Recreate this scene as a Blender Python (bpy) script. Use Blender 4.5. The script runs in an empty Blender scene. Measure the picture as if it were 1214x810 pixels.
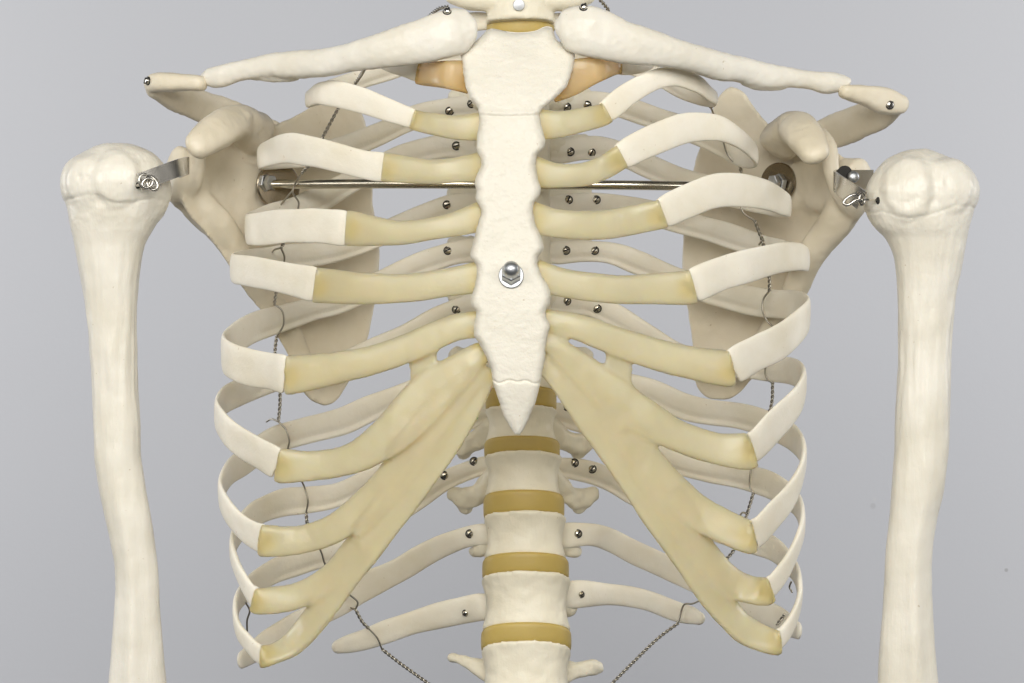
import bpy, bmesh, math, random
from mathutils import Vector, Matrix, noise, geometry
from mathutils.bvhtree import BVHTree

random.seed(7)
SC = bpy.context.scene
COL = SC.collection

# ------------------------------------------------------------------ measuring frame
# photo pixels (1214 x 810) on the plane of the breastbone are 0.42 mm; depth Y in cm behind that plane
S = 0.00042
CAMD = 150.0
def P(px, py, Y=0.0):
    k = S * (CAMD + Y) / CAMD
    return Vector(((px - 607) * k, Y * 0.01, (405 - py) * k))
def K(Y):
    return S * (CAMD + Y) / CAMD

# ------------------------------------------------------------------ materials
def mat(name):
    m = bpy.data.materials.new(name); m.use_nodes = True
    nt = m.node_tree; b = nt.nodes['Principled BSDF']
    return m, nt, b
def texco(nt):
    return nt.nodes.new('ShaderNodeTexCoord').outputs['Object']
def noise_n(nt, vec, scale, detail=4, rough=0.55, stretch=None):
    if stretch:
        mp = nt.nodes.new('ShaderNodeMapping'); mp.inputs['Scale'].default_value = stretch
        nt.links.new(vec, mp.inputs['Vector']); vec = mp.outputs['Vector']
    n = nt.nodes.new('ShaderNodeTexNoise')
    n.inputs['Scale'].default_value = scale; n.inputs['Detail'].default_value = detail
    n.inputs['Roughness'].default_value = rough
    nt.links.new(vec, n.inputs['Vector'])
    return n.outputs['Fac']
def ramp(nt, fac, stops):
    r = nt.nodes.new('ShaderNodeValToRGB')
    els = r.color_ramp.elements
    els[0].position, els[0].color = stops[0][0], (*stops[0][1], 1)
    els[1].position, els[1].color = stops[-1][0], (*stops[-1][1], 1)
    for p, c in stops[1:-1]:
        e = els.new(p); e.color = (*c, 1)
    nt.links.new(fac, r.inputs['Fac'])
    return r.outputs['Color']
def bump(nt, fac, strength, dist, prev=None):
    b = nt.nodes.new('ShaderNodeBump')
    b.inputs['Strength'].default_value = strength; b.inputs['Distance'].default_value = dist
    nt.links.new(fac, b.inputs['Height'])
    if prev: nt.links.new(prev, b.inputs['Normal'])
    return b.outputs['Normal']

def bone_material(name, lo, hi, rough=0.42, fine=0.35, coarse=0.3, stretch=None, ridge=0.0):
    m, nt, b = mat(name)
    v = texco(nt)
    n1 = noise_n(nt, v, 28, 5, 0.6)
    c = ramp(nt, n1, [(0.32, lo), (0.62, hi)])
    # sparse brown pits and specks left by the casting
    n4 = noise_n(nt, v, 420, 2, 0.5)
    spk = ramp(nt, n4, [(0.735, (0, 0, 0)), (0.79, (1, 1, 1))])
    mx = nt.nodes.new('ShaderNodeMix'); mx.data_type = 'RGBA'
    nt.links.new(c, mx.inputs['A']); mx.inputs['B'].default_value = (lo[0]*.62, lo[1]*.52, lo[2]*.38, 1)
    mlt = nt.nodes.new('ShaderNodeMath'); mlt.operation = 'MULTIPLY'; mlt.inputs[1].default_value = 0.55
    nt.links.new(spk, mlt.inputs[0]); nt.links.new(mlt.outputs[0], mx.inputs['Factor'])
    nt.links.new(mx.outputs['Result'], b.inputs['Base Color'])
    n2 = noise_n(nt, v, 170, 4, 0.6, stretch)
    n3 = noise_n(nt, v, 900, 3, 0.6)
    nn = bump(nt, n2, coarse, 0.0012)
    nn = bump(nt, n3, fine, 0.0002, nn)
    if ridge:
        n5 = noise_n(nt, v, 240, 5, 0.62, (1, 1, 0.14))
        nn = bump(nt, n5, ridge, 0.0010, nn)
    nt.links.new(nn, b.inputs['Normal'])
    rr = nt.nodes.new('ShaderNodeMapRange')
    rr.inputs['To Min'].default_value = rough - 0.08; rr.inputs['To Max'].default_value = rough + 0.14
    nt.links.new(n1, rr.inputs['Value']); nt.links.new(rr.outputs[0], b.inputs['Roughness'])
    b.inputs['Subsurface Weight'].default_value = 0.12
    b.inputs['Subsurface Radius'].default_value = (1.0, 0.7, 0.45)
    b.inputs['Subsurface Scale'].default_value = 0.0025
    b.inputs['Specular IOR Level'].default_value = 0.4
    return m

M = {}
M['rib'] = bone_material('rib_bone', (0.775, 0.71, 0.56), (0.85, 0.80, 0.685), 0.44, 0.4, 0.26)
M['bone'] = bone_material('long_bone', (0.75, 0.70, 0.585), (0.81, 0.77, 0.675), 0.34, 0.2, 0.18)
M['arm'] = bone_material('arm_bone', (0.75, 0.70, 0.58), (0.82, 0.775, 0.67), 0.30, 0.2, 0.18, None, 0.5)
M['vert'] = bone_material('vertebra_bone', (0.72, 0.66, 0.51), (0.79, 0.735, 0.59), 0.42, 0.35, 0.35, None, 0.35)
M['sternum'] = bone_material('sternum_bone', (0.76, 0.715, 0.60), (0.81, 0.765, 0.655), 0.44, 0.8, 0.6)
M['blade'] = bone_material('shoulder_blade_bone', (0.69, 0.61, 0.45), (0.75, 0.675, 0.53), 0.40, 0.3, 0.22)

def resin(name, col, sss, trans, rough=0.42, thick=0.012):
    m, nt, b = mat(name)
    v = texco(nt)
    n1 = noise_n(nt, v, 45, 4, 0.55)
    c = ramp(nt, n1, [(0.35, tuple(x*0.93 for x in col)), (0.65, col)])
    at = nt.nodes.new('ShaderNodeAttribute'); at.attribute_name = 'glue'     # amber glue soaked in at both ends
    mx = nt.nodes.new('ShaderNodeMix'); mx.data_type = 'RGBA'
    nt.links.new(at.outputs['Fac'], mx.inputs['Factor']); nt.links.new(c, mx.inputs['A'])
    mx.inputs['B'].default_value = (col[0] * 0.99, col[1] * 0.89, col[2] * 0.58, 1)
    nt.links.new(mx.outputs['Result'], b.inputs['Base Color'])
    n3 = noise_n(nt, v, 260, 4, 0.6)
    nt.links.new(bump(nt, n3, 0.22, 0.0006), b.inputs['Normal'])
    b.inputs['Roughness'].default_value = rough
    b.inputs['Subsurface Weight'].default_value = sss
    b.inputs['Subsurface Radius'].default_value = (1.0, 0.72, 0.28)
    b.inputs['Subsurface Scale'].default_value = thick
    b.inputs['Transmission Weight'].default_value = trans
    b.inputs['IOR'].default_value = 1.38
    return m
M['cart'] = resin('cartilage_resin', (0.91, 0.80, 0.535), 0.6, 0.58, 0.30)
M['cart_amber'] = resin('amber_cartilage_resin', (0.87, 0.635, 0.34), 0.5, 0.6, 0.27)
M['disc'] = resin('disc_resin', (0.50, 0.37, 0.112), 0.3, 0.0, 0.45, 0.004)

def metal(name, col, rough):
    m, nt, b = mat(name)
    v = texco(nt)
    b.inputs['Base Color'].default_value = (*col, 1); b.inputs['Metallic'].default_value = 1
    n = noise_n(nt, v, 300, 3, 0.6)
    rr = nt.nodes.new('ShaderNodeMapRange')
    rr.inputs['To Min'].default_value = rough * 0.8; rr.inputs['To Max'].default_value = rough * 1.25
    nt.links.new(n, rr.inputs['Value']); nt.links.new(rr.outputs[0], b.inputs['Roughness'])
    return m
M['steel'] = metal('bright_steel', (0.60, 0.57, 0.51), 0.24)
M['rod'] = metal('polished_rod', (0.60, 0.56, 0.46), 0.2)
M['plate'] = metal('tarnished_plate', (0.34, 0.29, 0.215), 0.24)
M['zinc'] = metal('zinc_plated_steel', (0.56, 0.575, 0.59), 0.42)
M['wire'] = metal('dark_steel_wire', (0.42, 0.39, 0.33), 0.34)
M['screw'] = metal('screw_steel', (0.48, 0.45, 0.38), 0.25)
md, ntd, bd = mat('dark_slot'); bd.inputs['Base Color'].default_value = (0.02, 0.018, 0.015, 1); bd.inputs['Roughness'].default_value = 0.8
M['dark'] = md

# ------------------------------------------------------------------ object helpers
PARENT_LOC = {}
def finish_mesh(name, verts, faces, material, parent=None, smooth=True):
    me = bpy.data.meshes.new(name)
    me.from_pydata([tuple(v) for v in verts], [], faces)
    me.validate(); me.update()
    bm = bmesh.new(); bm.from_mesh(me)
    bmesh.ops.recalc_face_normals(bm, faces=bm.faces)
    bm.to_mesh(me); bm.free()
    return link_mesh(name, me, material, parent, smooth)
def link_mesh(name, me, material, parent, smooth=True):
    me.name = name
    if material is not None:
        me.materials.clear(); me.materials.append(material)
    for p in me.polygons: p.use_smooth = smooth
    o = bpy.data.objects.new(name, me); COL.objects.link(o)
    if parent is not None:
        o.parent = parent
        o.matrix_parent_inverse = Matrix.Translation(-PARENT_LOC.get(parent.name, Vector((0, 0, 0))))
    return o
def empty(name, loc):
    o = bpy.data.objects.new(name, None); COL.objects.link(o)
    o.location = loc; o.empty_display_size = 0.02
    PARENT_LOC[o.name] = Vector(loc)
    return o
def tag(o, label, cat, group=None):
    o['label'] = label; o['category'] = cat
    if group: o['group'] = group

class MB:
    def __init__(self): self.v = []; self.f = []
    def add(self, vf):
        v, f = vf; n = len(self.v)
        self.v += list(v); self.f += [tuple(i + n for i in q) for q in f]
        return self
    def build(self, name, material, parent=None, smooth=True):
        return finish_mesh(name, self.v, self.f, material, parent, smooth)
    def remesh(self, name, voxel, material, parent=None, smooth_it=5, disp=None, smooth_f=0.5):
        me = bpy.data.meshes.new('tmp')
        me.from_pydata([tuple(v) for v in self.v], [], self.f); me.update()
        bm = bmesh.new(); bm.from_mesh(me); bmesh.ops.recalc_face_normals(bm, faces=bm.faces); bm.to_mesh(me); bm.free()
        o = bpy.data.objects.new('tmp', me); COL.objects.link(o)
        md = o.modifiers.new('r', 'REMESH'); md.mode = 'VOXEL'; md.voxel_size = voxel; md.adaptivity = 0
        if smooth_it:
            sm = o.modifiers.new('s', 'SMOOTH'); sm.factor = smooth_f; sm.iterations = smooth_it
        dg = bpy.context.evaluated_depsgraph_get(); dg.update()
        me2 = bpy.data.meshes.new_from_object(o.evaluated_get(dg))
        bpy.data.objects.remove(o); bpy.data.meshes.remove(me)
        if disp:
            nrm = [v.normal.copy() for v in me2.vertices]
            for v, n in zip(me2.vertices, nrm):
                v.co = v.co + n * disp(v.co)
            me2.update()
        return link_mesh(name, me2, material, parent, True)

def spline(pts, per=10):
    """centripetal Catmull-Rom through tuples of any length; returns dense list"""
    pts = [tuple(p) for p in pts]
    def d(a, b): return max(1e-6, math.sqrt(sum((a[i] - b[i]) ** 2 for i in range(3))) ** 0.5)
    def ext(a, b): return tuple(2 * a[i] - b[i] for i in range(len(a)))
    if len(pts) == 2:
        return [tuple(pts[0][i] + (pts[1][i] - pts[0][i]) * t / per for i in range(len(pts[0]))) for t in range(per + 1)]
    q = [ext(pts[0], pts[1])] + pts + [ext(pts[-1], pts[-2])]
    out = []
    for j in range(1, len(q) - 2):
        p0, p1, p2, p3 = q[j - 1], q[j], q[j + 1], q[j + 2]
        t0 = 0; t1 = t0 + d(p0, p1); t2 = t1 + d(p1, p2); t3 = t2 + d(p2, p3)
        for s in range(per):
            t = t1 + (t2 - t1) * s / per
            r = []
            for i in range(len(p1)):
                a1 = (t1 - t) / (t1 - t0) * p0[i] + (t - t0) / (t1 - t0) * p1[i]
                a2 = (t2 - t) / (t2 - t1) * p1[i] + (t - t1) / (t2 - t1) * p2[i]
                a3 = (t3 - t) / (t3 - t2) * p2[i] + (t - t2) / (t3 - t2) * p3[i]
                b1 = (t2 - t) / (t2 - t0) * a1 + (t - t0) / (t2 - t0) * a2
                b2 = (t3 - t) / (t3 - t1) * a2 + (t - t1) / (t3 - t1) * a3
                r.append((t2 - t) / (t2 - t1) * b1 + (t - t1) / (t2 - t1) * b2)
            out.append(tuple(r))
    out.append(tuple(pts[-1]))
    return out

def sgnpow(x, e): return math.copysign(abs(x) ** e, x)

def sweep(samples, outward, exp=2.6, seg=18, cap0='flat', cap1='flat'):
    """samples: (x,y,z,halfheight,halfthick). outward(p)->Vector the flat face looks to"""
    pts = [Vector(s[:3]) for s in samples]
    n = len(pts)
    rings = []
    frames = []
    for i in range(n):
        t = (pts[min(i + 1, n - 1)] - pts[max(i - 1, 0)]).normalized()
        o = outward(pts[i]); N = (o - t * o.dot(t))
        N = N.normalized() if N.length > 1e-6 else Vector((0, -1, 0))
        B = t.cross(N).normalized()
        frames.append((t, N, B))
    def ring(c, N, B, h, k, g=0.0):
        r = []
        for j in range(seg):
            a = 2 * math.pi * j / seg
            kk = k
            if g and math.sin(a) < 0:      # the groove along the lower inner side of a rib
                bc = sgnpow(math.cos(a), 2 / exp) * (1 if B.z > 0 else -1)
                kk = k * (1 - g * math.exp(-((bc + 0.52) / 0.24) ** 2))
            r.append(c + B * (h * sgnpow(math.cos(a), 2 / exp)) + N * (kk * sgnpow(math.sin(a), 2 / exp)))
        return r
    seq = []
    def caprings(i, sign, kind):
        out = []
        t, N, B = frames[i]; h, k = samples[i][3], samples[i][4]
        if kind == 'round': st = [0.3, 0.55, 0.78, 0.92, 0.985]; L = min(h, k * 2.2)
        elif kind == 'soft': st = [0.55, 0.85, 0.97]; L = min(h, k) * 0.35
        else: return []
        for a in st:
            s = math.sqrt(max(0, 1 - a * a))
            out.append(ring(pts[i] + t * (sign * L * a), N, B, h * s + 1e-5, k * s + 1e-5))
        return out
    c0 = caprings(0, -1, cap0); c1 = caprings(n - 1, 1, cap1)
    rings = c0[::-1]
    for i in range(n):
        t, N, B = frames[i]
        rings.append(ring(pts[i], N, B, samples[i][3], samples[i][4], samples[i][5] if len(samples[i]) > 5 else 0.0))
    rings += c1
    v = [p for r in rings for p in r]
    f = []
    for i in range(len(rings) - 1):
        for j in range(seg):
            a = i * seg + j; b = i * seg + (j + 1) % seg
            f.append((a, b, b + seg, a + seg))
    f.append(tuple(range(seg))[::-1]); base = (len(rings) - 1) * seg
    f.append(tuple(base + j for j in range(seg)))
    return v, f

FRONT = lambda p: Vector((0, -1, 0))
UP = lambda p: Vector((0, 0, 1))
def tube(pts, r, seg=10, per=6, ref=FRONT, cap='round'):
    """pts: 3D Vectors, constant or per-point radius"""
    rr = r if isinstance(r, (list, tuple)) else [r] * len(pts)
    s = spline([(p.x, p.y, p.z, a, a) for p, a in zip(pts, rr)], per)
    return sweep(s, ref, 2, seg, cap, cap)
def pxtube(pts, exp=2.0, seg=16, per=8, ref=FRONT, cap='round'):
    """pts: (px,py,Ycm, half height px, half thickness px)"""
    s = []
    for (px, py, Y, h, k) in pts:
        p = P(px, py, Y); s.append((p.x, p.y, p.z, h * K(Y), k * K(Y)))
    return sweep(spline(s, per), ref, exp, seg, cap, cap)
def ellipsoid(c, rx, ry, rz, nu=20, nv=12):
    v = [Vector((c.x, c.y, c.z + rz))]
    for i in range(1, nv):
        a = math.pi * i / nv
        for j in range(nu):
            b = 2 * math.pi * j / nu
            v.append(Vector((c.x + rx * math.sin(a) * math.cos(b), c.y + ry * math.sin(a) * math.sin(b), c.z + rz * math.cos(a))))
    v.append(Vector((c.x, c.y, c.z - rz)))
    f = []
    for j in range(nu): f.append((0, 1 + j, 1 + (j + 1) % nu))
    for i in range(nv - 2):
        for j in range(nu):
            a = 1 + i * nu + j; b = 1 + i * nu + (j + 1) % nu
            f.append((a, a + nu, b + nu, b))
    l = len(v) - 1
    for j in range(nu): f.append((l, l - nu + (j + 1) % nu, l - nu + j))
    return v, f
def lathe(profile, origin, axis, seg=24, up=None):
    """profile (r, h) along axis from origin"""
    axis = axis.normalized()
    ref = Vector((0, 0, 1)) if abs(axis.z) < 0.9 else Vector((1, 0, 0))
    u = axis.cross(ref).normalized(); w = axis.cross(u).normalized()
    v = []; f = []
    for (r, h) in profile:
        for j in range(seg):
            a = 2 * math.pi * j / seg
            v.append(origin + axis * h + (u * math.cos(a) + w * math.sin(a)) * max(r, 1e-5))
    for i in range(len(profile) - 1):
        for j in range(seg):
            a = i * seg + j; b = i * seg + (j + 1) % seg
            f.append((a, b, b + seg, a + seg))
    f.append(tuple(range(seg))[::-1]); f.append(tuple((len(profile) - 1) * seg + j for j in range(seg)))
    return v, f
def interp(tab, y):
    if y <= tab[0][0]: return tab[0][1]
    for (a, b), (c, d) in zip(tab, tab[1:]):
        if y <= c: return b + (d - b) * (y - a) / (c - a) if c > a else d
    return tab[-1][1]
def smooth_interp(tab, y):
    """Catmull-Rom in one variable"""
    n = len(tab)
    if y <= tab[0][0]: return tab[0][1]
    if y >= tab[-1][0]: return tab[-1][1]
    for i in range(n - 1):
        if tab[i][0] <= y <= tab[i + 1][0]: break
    x0, y0 = tab[i]; x1, y1 = tab[i + 1]
    m0 = (tab[i + 1][1] - tab[i - 1][1]) / (tab[i + 1][0] - tab[i - 1][0]) if i > 0 else (y1 - y0) / (x1 - x0)
    m1 = (tab[i + 2][1] - tab[i][1]) / (tab[i + 2][0] - tab[i][0]) if i + 2 < n else (y1 - y0) / (x1 - x0)
    h = x1 - x0; t = (y - x0) / h
    return (2*t**3-3*t**2+1)*y0 + (t**3-2*t**2+t)*h*m0 + (-2*t**3+3*t**2)*y1 + (t**3-t**2)*h*m1
def rawnoise(p, s, o=0):
    return noise.noise(Vector((p[0] * s + o, p[1] * s, p[2] * s)))
def bvh(o):
    me = o.data
    off = Vector((0, 0, 0))
    return BVHTree.FromPolygons([v.co + off for v in me.vertices], [tuple(p.vertices) for p in me.polygons])
CAM = Vector((0, -CAMD * 0.01, 0))
_bv = {}
def surf(o, px, py):
    """the point of o's front surface behind photo pixel (px,py), and its normal (towards the viewer)"""
    if o.name not in _bv: _bv[o.name] = bvh(o)
    d = (P(px, py, 0) - CAM).normalized()
    for dx, dy in ((0,0),(0,3),(0,-3),(3,0),(-3,0),(0,7),(0,-7),(7,0),(-7,0),(0,12),(0,-12)):
        d = (P(px + dx, py + dy, 0) - CAM).normalized()
        h = _bv[o.name].ray_cast(CAM, d)
        if h[0] is not None:
            n = h[1]
            if n.dot(d) > 0: n = -n
            return h[0], n
    return P(px, py, 12), Vector((0, -1, 0))

# ------------------------------------------------------------------ the backdrop
def backdrop():
    m, nt, b = mat('grey_wall_paint')
    v = texco(nt)
    n1 = noise_n(nt, v, 1.6, 3, 0.5)
    c = ramp(nt, n1, [(0.3, (0.515, 0.522, 0.55)), (0.7, (0.54, 0.545, 0.568))])
    # a dimple, its shading put into the colour, and a fly speck on the wall, right of the arm bone
    def spot(pos, r, col, prev):
        d = nt.nodes.new('ShaderNodeVectorMath'); d.operation = 'DISTANCE'
        nt.links.new(v, d.inputs[0]); d.inputs[1].default_value = pos
        mr = nt.nodes.new('ShaderNodeMapRange'); mr.inputs['From Min'].default_value = r * 0.5; mr.inputs['From Max'].default_value = r
        mr.inputs['To Min'].default_value = 0.5; mr.inputs['To Max'].default_value = 0
        nt.links.new(d.outputs['Value'], mr.inputs['Value'])
        mx = nt.nodes.new('ShaderNodeMix'); mx.data_type = 'RGBA'
        nt.links.new(mr.outputs[0], mx.inputs['Factor']); nt.links.new(prev, mx.inputs['A'])
        mx.inputs['B'].default_value = (*col, 1)
        return mx.outputs['Result']
    YB = 130
    c = spot(P(1193, 676, YB), 0.0022, (0.24, 0.23, 0.22), c)
    c = spot(P(1035, 600, YB), 0.0034, (0.40, 0.40, 0.41), c)
    c = spot(P(1037, 592, YB), 0.0024, (0.56, 0.56, 0.57), c)
    nt.links.new(c, b.inputs['Base Color'])
    n2 = noise_n(nt, v, 220, 4, 0.6)
    nt.links.new(bump(nt, n2, 0.12, 0.001), b.inputs['Normal'])
    b.inputs['Roughness'].default_value = 0.7
    x, z = 1.8, 1.3
    y = YB * 0.01
    n = 8
    vs = []; fs = []
    for i in range(n + 1):
        for j in range(n + 1):
            vs.append((-x + 2 * x * i / n, y, -z + 2 * z * j / n))
    for i in range(n):
        for j in range(n):
            a = i * (n + 1) + j; fs.append((a, a + 1, a + n + 2, a + n + 1))
    o = finish_mesh('backdrop', vs, fs, m, None, False)
    o['kind'] = 'structure'; o['label'] = 'plain light grey wall behind the skeleton'
    return o
backdrop()

# ------------------------------------------------------------------ the skeleton (one wired-together model)
torso = empty('skeleton_torso', P(622, 830, 12))
tag(torso, 'ivory model rib cage with breastbone, spine, collar bones and shoulder blades, yellow resin cartilage', 'skeleton')

CX, YC = 617.0, 8.5      # axis of the chest
def outward(p):
    c = P(CX, 405, YC)
    d = Vector((p.x - c.x, (p.y - c.y) * 2.2, 0))
    return d.normalized() if d.length > 1e-5 else Vector((0, -1, 0))

STERN_Y = [(30, 3.2), (135, 1.1), (320, 0.1), (450, 0.2), (516, 0.9)]
def rib_Y(px, lat, mode, f, bk):
    a = abs(lat - CX); dx = abs(px - CX)
    u = min(1.0, dx / a); w = math.sqrt(max(0.0, 1 - u ** 2.1))
    if mode == 'f': return YC - (YC - f) * w
    y = YC + (bk - YC) * w
    if dx < 130: y -= 2.6 * ((130 - dx) / 130.0) ** 1.4
    return y

def build_rib(front, lateral, back, f, bk=16.8, t=6.2):
    """front/back lists (px,py,h); lateral (px,py,h) or None. Returns the rib object and the depth of its front end"""
    pts = []
    lat = lateral[0] if lateral else (120 if back[-1][0] < CX else 1114)
    for (px, py, h) in front:
        pts.append((px, py, rib_Y(px, lat, 'f', f, bk), h, t))
    if front:
        a, b = pts[0], pts[1]; L = math.hypot(b[0] - a[0], b[1] - a[1]); k = min(0.5, 5.0 / L)
        pts.insert(1, tuple(a[i] + (b[i] - a[i]) * k for i in range(5)))
        pts[0] = (a[0], a[1], a[2] + 0.25, a[3] * 0.7, a[4] * 0.5)
    if lateral: pts.append((lateral[0], lateral[1], YC, lateral[2], t))
    for b in back:
        px, py, h = b[:3]
        Y = b[3] if len(b) > 3 else rib_Y(px, lat, 'b', f, bk)
        pts.append((px, py, Y, h, t + (1.2 if abs(px - CX) < 90 else 0)))
    a, b = pts[-2], pts[-1]                       # the head runs on to the side of the vertebra
    sg = 1 if b[0] < CX else -1
    pts.append((b[0] + sg * 13, b[1] + (b[1] - a[1]) * 0.1, b[2] - 0.35, b[3] * 0.9, b[4]))
    return pts
def rib_object(pts, cap0='soft', cap1='soft'):
    s = []
    for (px, py, Y, h, t) in pts:
        p = P(px, py, Y); s.append((p.x, p.y, p.z, 0.5 * h * K(Y), t * 0.5 * K(Y) * 2 * 0.5 * 1.15))
    d = spline(s, 12)
    seed = pts[0][0] * 0.13 + pts[0][1]
    out = []
    for i, q in enumerate(d):
        back = max(0.0, min(1.0, (q[1] - 0.10) / 0.03))
        w = 1 + (0.04 + 0.07 * back) * noise.noise(Vector((q[0] * 48 + seed, q[1] * 30, q[2] * 30)))
        w2 = 1 + 0.25 * back + 0.15 * noise.noise(Vector((q[0] * 60 + seed, q[1] * 60, 7)))
        out.append((q[0], q[1], q[2], max(0.0006, q[3] * w), max(0.0012, q[4] * w2), 0.55 * max(0.0, min(1.0, (q[1] - 0.115) / 0.02)) if cap0 == 'soft' else 0.0))
    v, f = sweep(out, outward, 2.6 if cap0 == 'soft' else 2.3, 36, cap0, cap1)
    # slow waviness of the hand finished casting
    v = [p + Vector((rawnoise(p, 55, 3), rawnoise(p, 55, 9), rawnoise(p, 55, 17))) * 0.0005 for p in v]
    return finish_mesh('rib', v, f, M['rib'], torso)

RIBS = {}
def R(key, front, lateral, back, f, bk=16.8, t=6.2, caps=('soft', 'soft')):
    pts = build_rib(front, lateral, back, f, bk, t)
    RIBS[key] = (rib_object(pts, *caps), pts)

# viewer's left
R('L1', [(503, 87, 24), (478, 80, 22), (455, 70, 24)], (448, 58, 24), [(470, 44, 22), (520, 32, 22), (566, 26, 22)], 3.4, 13)
R('L2', [(495, 143, 22), (470, 134, 25), (430, 120, 31), (400, 112, 31), (380, 111, 27)], (365, 118, 20),
  [(385, 110, 24), (412, 100, 25), (455, 84, 25), (500, 70, 24), (566, 62, 24)], 2.2, 15.5)
R('L3', [(461, 199, 32), (430, 195, 34), (400, 187, 35), (370, 180, 36), (345, 176, 36), (323, 180, 33)], (308, 187, 28),
  [(325, 187, 28), (370, 183, 28), (405, 176, 28), (450, 159, 27), (490, 140, 27), (533, 129, 27), (568, 126, 27)], 1.2, 16.5)
R('L4', [(417, 271, 39), (380, 268, 40), (345, 268, 40), (312, 271, 40)], (293, 271, 36),
  [(312, 262, 34), (360, 245, 32), (405, 222, 30), (450, 198, 28), (505, 177, 28), (543, 173, 27), (568, 180, 27)], 0.8)
R('L5', [(380, 339, 39), (345, 331, 38), (315, 325, 37), (291, 321, 36)], (276, 318, 34),
  [(292, 312, 32), (340, 305, 30), (405, 296, 28), (470, 270, 28), (528, 246, 27), (568, 243, 27)], 0.6)
R('L6', [(344, 445, 43), (320, 440, 44), (297, 436, 44), (276, 429, 44)], (265, 418, 42),
  [(277, 404, 38), (300, 389, 35), (333, 378, 32), (370, 367, 30), (405, 357, 28), (452, 335, 28), (502, 312, 27), (540, 300, 27), (568, 297, 27)], 0.5)
R('L7', [(334, 552, 38), (307, 538, 39), (283, 523, 38), (266, 507, 37)], (257, 490, 36),
  [(267, 474, 34), (290, 462, 33), (330, 447, 32), (405, 432, 31), (470, 403, 28), (530, 372, 27), (568, 360, 27)], 0.6)
R('L8', [(317, 641, 34), (303, 636, 34), (289, 627, 33), (271, 607, 32)], (262, 584, 32),
  [(271, 562, 32), (292, 545, 33), (320, 525, 34), (350, 514, 33), (405, 500, 33), (440, 484, 30), (485, 466, 27), (532, 443, 25), (568, 436, 26)], 0.8)
R('L9', [(309, 713, 28), (299, 705, 27), (290, 691, 26), (281, 672, 25)], (276, 650, 26),
  [(285, 627, 30), (305, 608, 32), (333, 597, 34), (365, 593, 33), (405, 585, 28), (450, 560, 26), (505, 520, 26), (568, 492, 27)], 1.0, 16.4)
R('L10', [(319, 780, 24), (307, 775, 24), (296, 765, 23), (284, 749, 23)], (279, 727, 24),
  [(286, 707, 28), (305, 690, 31), (330, 675, 31), (363, 664, 31), (410, 648, 30), (450, 622, 30), (490, 594, 29), (527, 570, 24), (570, 553, 24)], 1.4, 16.0)
R('L11', [], None, [(287, 782, 22, 10.5), (310, 766, 30, 12), (347, 742, 32, 13.8), (390, 722, 33, 15.0), (432, 696, 33, 15.6), (470, 677, 31, 15.6),
  (505, 657, 28, 15.2), (548, 638, 25, 14.2), (572, 634, 28, 13.6)], 1, 16, 6.5, ('round', 'soft'))
R('L12', [], None, [(402, 767, 17, 15.6), (412, 764, 22, 15.7), (438, 756, 26, 15.8), (490, 738, 28, 15.6), (538, 726, 31, 14.6), (570, 720, 34, 13.4)], 1, 16, 7, ('round', 'soft'))
# viewer's right
R('R1', [(728, 77, 22), (750, 78, 20), (768, 72, 22)], (780, 60, 22), [(760, 44, 22), (715, 32, 22), (668, 26, 22)], 3.4, 13)
R('R2', [(714, 136, 25), (745, 112, 27), (775, 95, 25), (800, 91, 22), (825, 99, 22), (841, 111, 20)], (848, 117, 17),
  [(834, 116, 20), (805, 104, 22), (765, 84, 22), (715, 68, 22), (668, 62, 24)], 2.2, 15.5)
R('R3', [(731, 189, 28), (765, 170, 35), (810, 153, 36), (845, 151, 32), (868, 159, 27), (886, 172, 24)], (896, 186, 22),
  [(882, 186, 26), (848, 168, 28), (810, 152, 28), (765, 136, 28), (722, 123, 28), (690, 122, 28), (664, 126, 27)], 1.2, 16.5)
R('R4', [(780, 255, 33), (810, 241, 41), (843, 228, 41), (877, 225, 40), (907, 231, 37), (926, 239, 32)], (935, 245, 26),
  [(915, 242, 30), (870, 232, 30), (810, 214, 30), (772, 199, 28), (740, 184, 28), (715, 177, 28), (688, 176, 28), (664, 180, 27)], 0.8)
R('R5', [(816, 341, 39), (860, 323, 39), (893, 314, 39), (925, 306, 36), (946, 304, 34)], (957, 308, 28),
  [(938, 304, 31), (890, 288, 30), (840, 272, 29), (790, 258, 28), (750, 247, 28), (715, 243, 27), (690, 243, 27), (664, 245, 27)], 0.6)
R('R6', [(864, 437, 40), (895, 420, 43), (925, 405, 44), (947, 387, 43)], (958, 372, 40),
  [(946, 362, 36), (922, 361, 35), (880, 355, 33), (827, 340, 31), (790, 325, 28), (755, 311, 28), (722, 300, 27), (690, 298, 26), (662, 300, 27)], 0.5)
R('R7', [(885, 536, 36), (898, 526, 39), (915, 508, 42), (936, 487, 42), (949, 469, 38)], (953, 453, 34),
  [(941, 441, 32), (912, 437, 31), (870, 432, 31), (810, 424, 30), (765, 397, 28), (732, 376, 28), (698, 361, 28), (664, 360, 27)], 0.6)
R('R8', [(888, 637, 34), (900, 630, 37), (917, 612, 37), (937, 588, 36), (949, 564, 34)], (953, 541, 32),
  [(941, 520, 32), (912, 504, 32), (878, 494, 31), (843, 489, 31), (810, 482, 30), (770, 464, 28), (730, 452, 27), (690, 441, 26), (664, 438, 26)], 0.8)
R('R9', [(905, 703, 29), (917, 693, 30), (934, 670, 30), (946, 643, 28)], (951, 619, 28),
  [(944, 597, 30), (920, 579, 32), (890, 568, 32), (860, 561, 30), (810, 552, 28), (760, 532, 26), (710, 508, 26), (664, 492, 27)], 1.0, 16.4)
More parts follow.
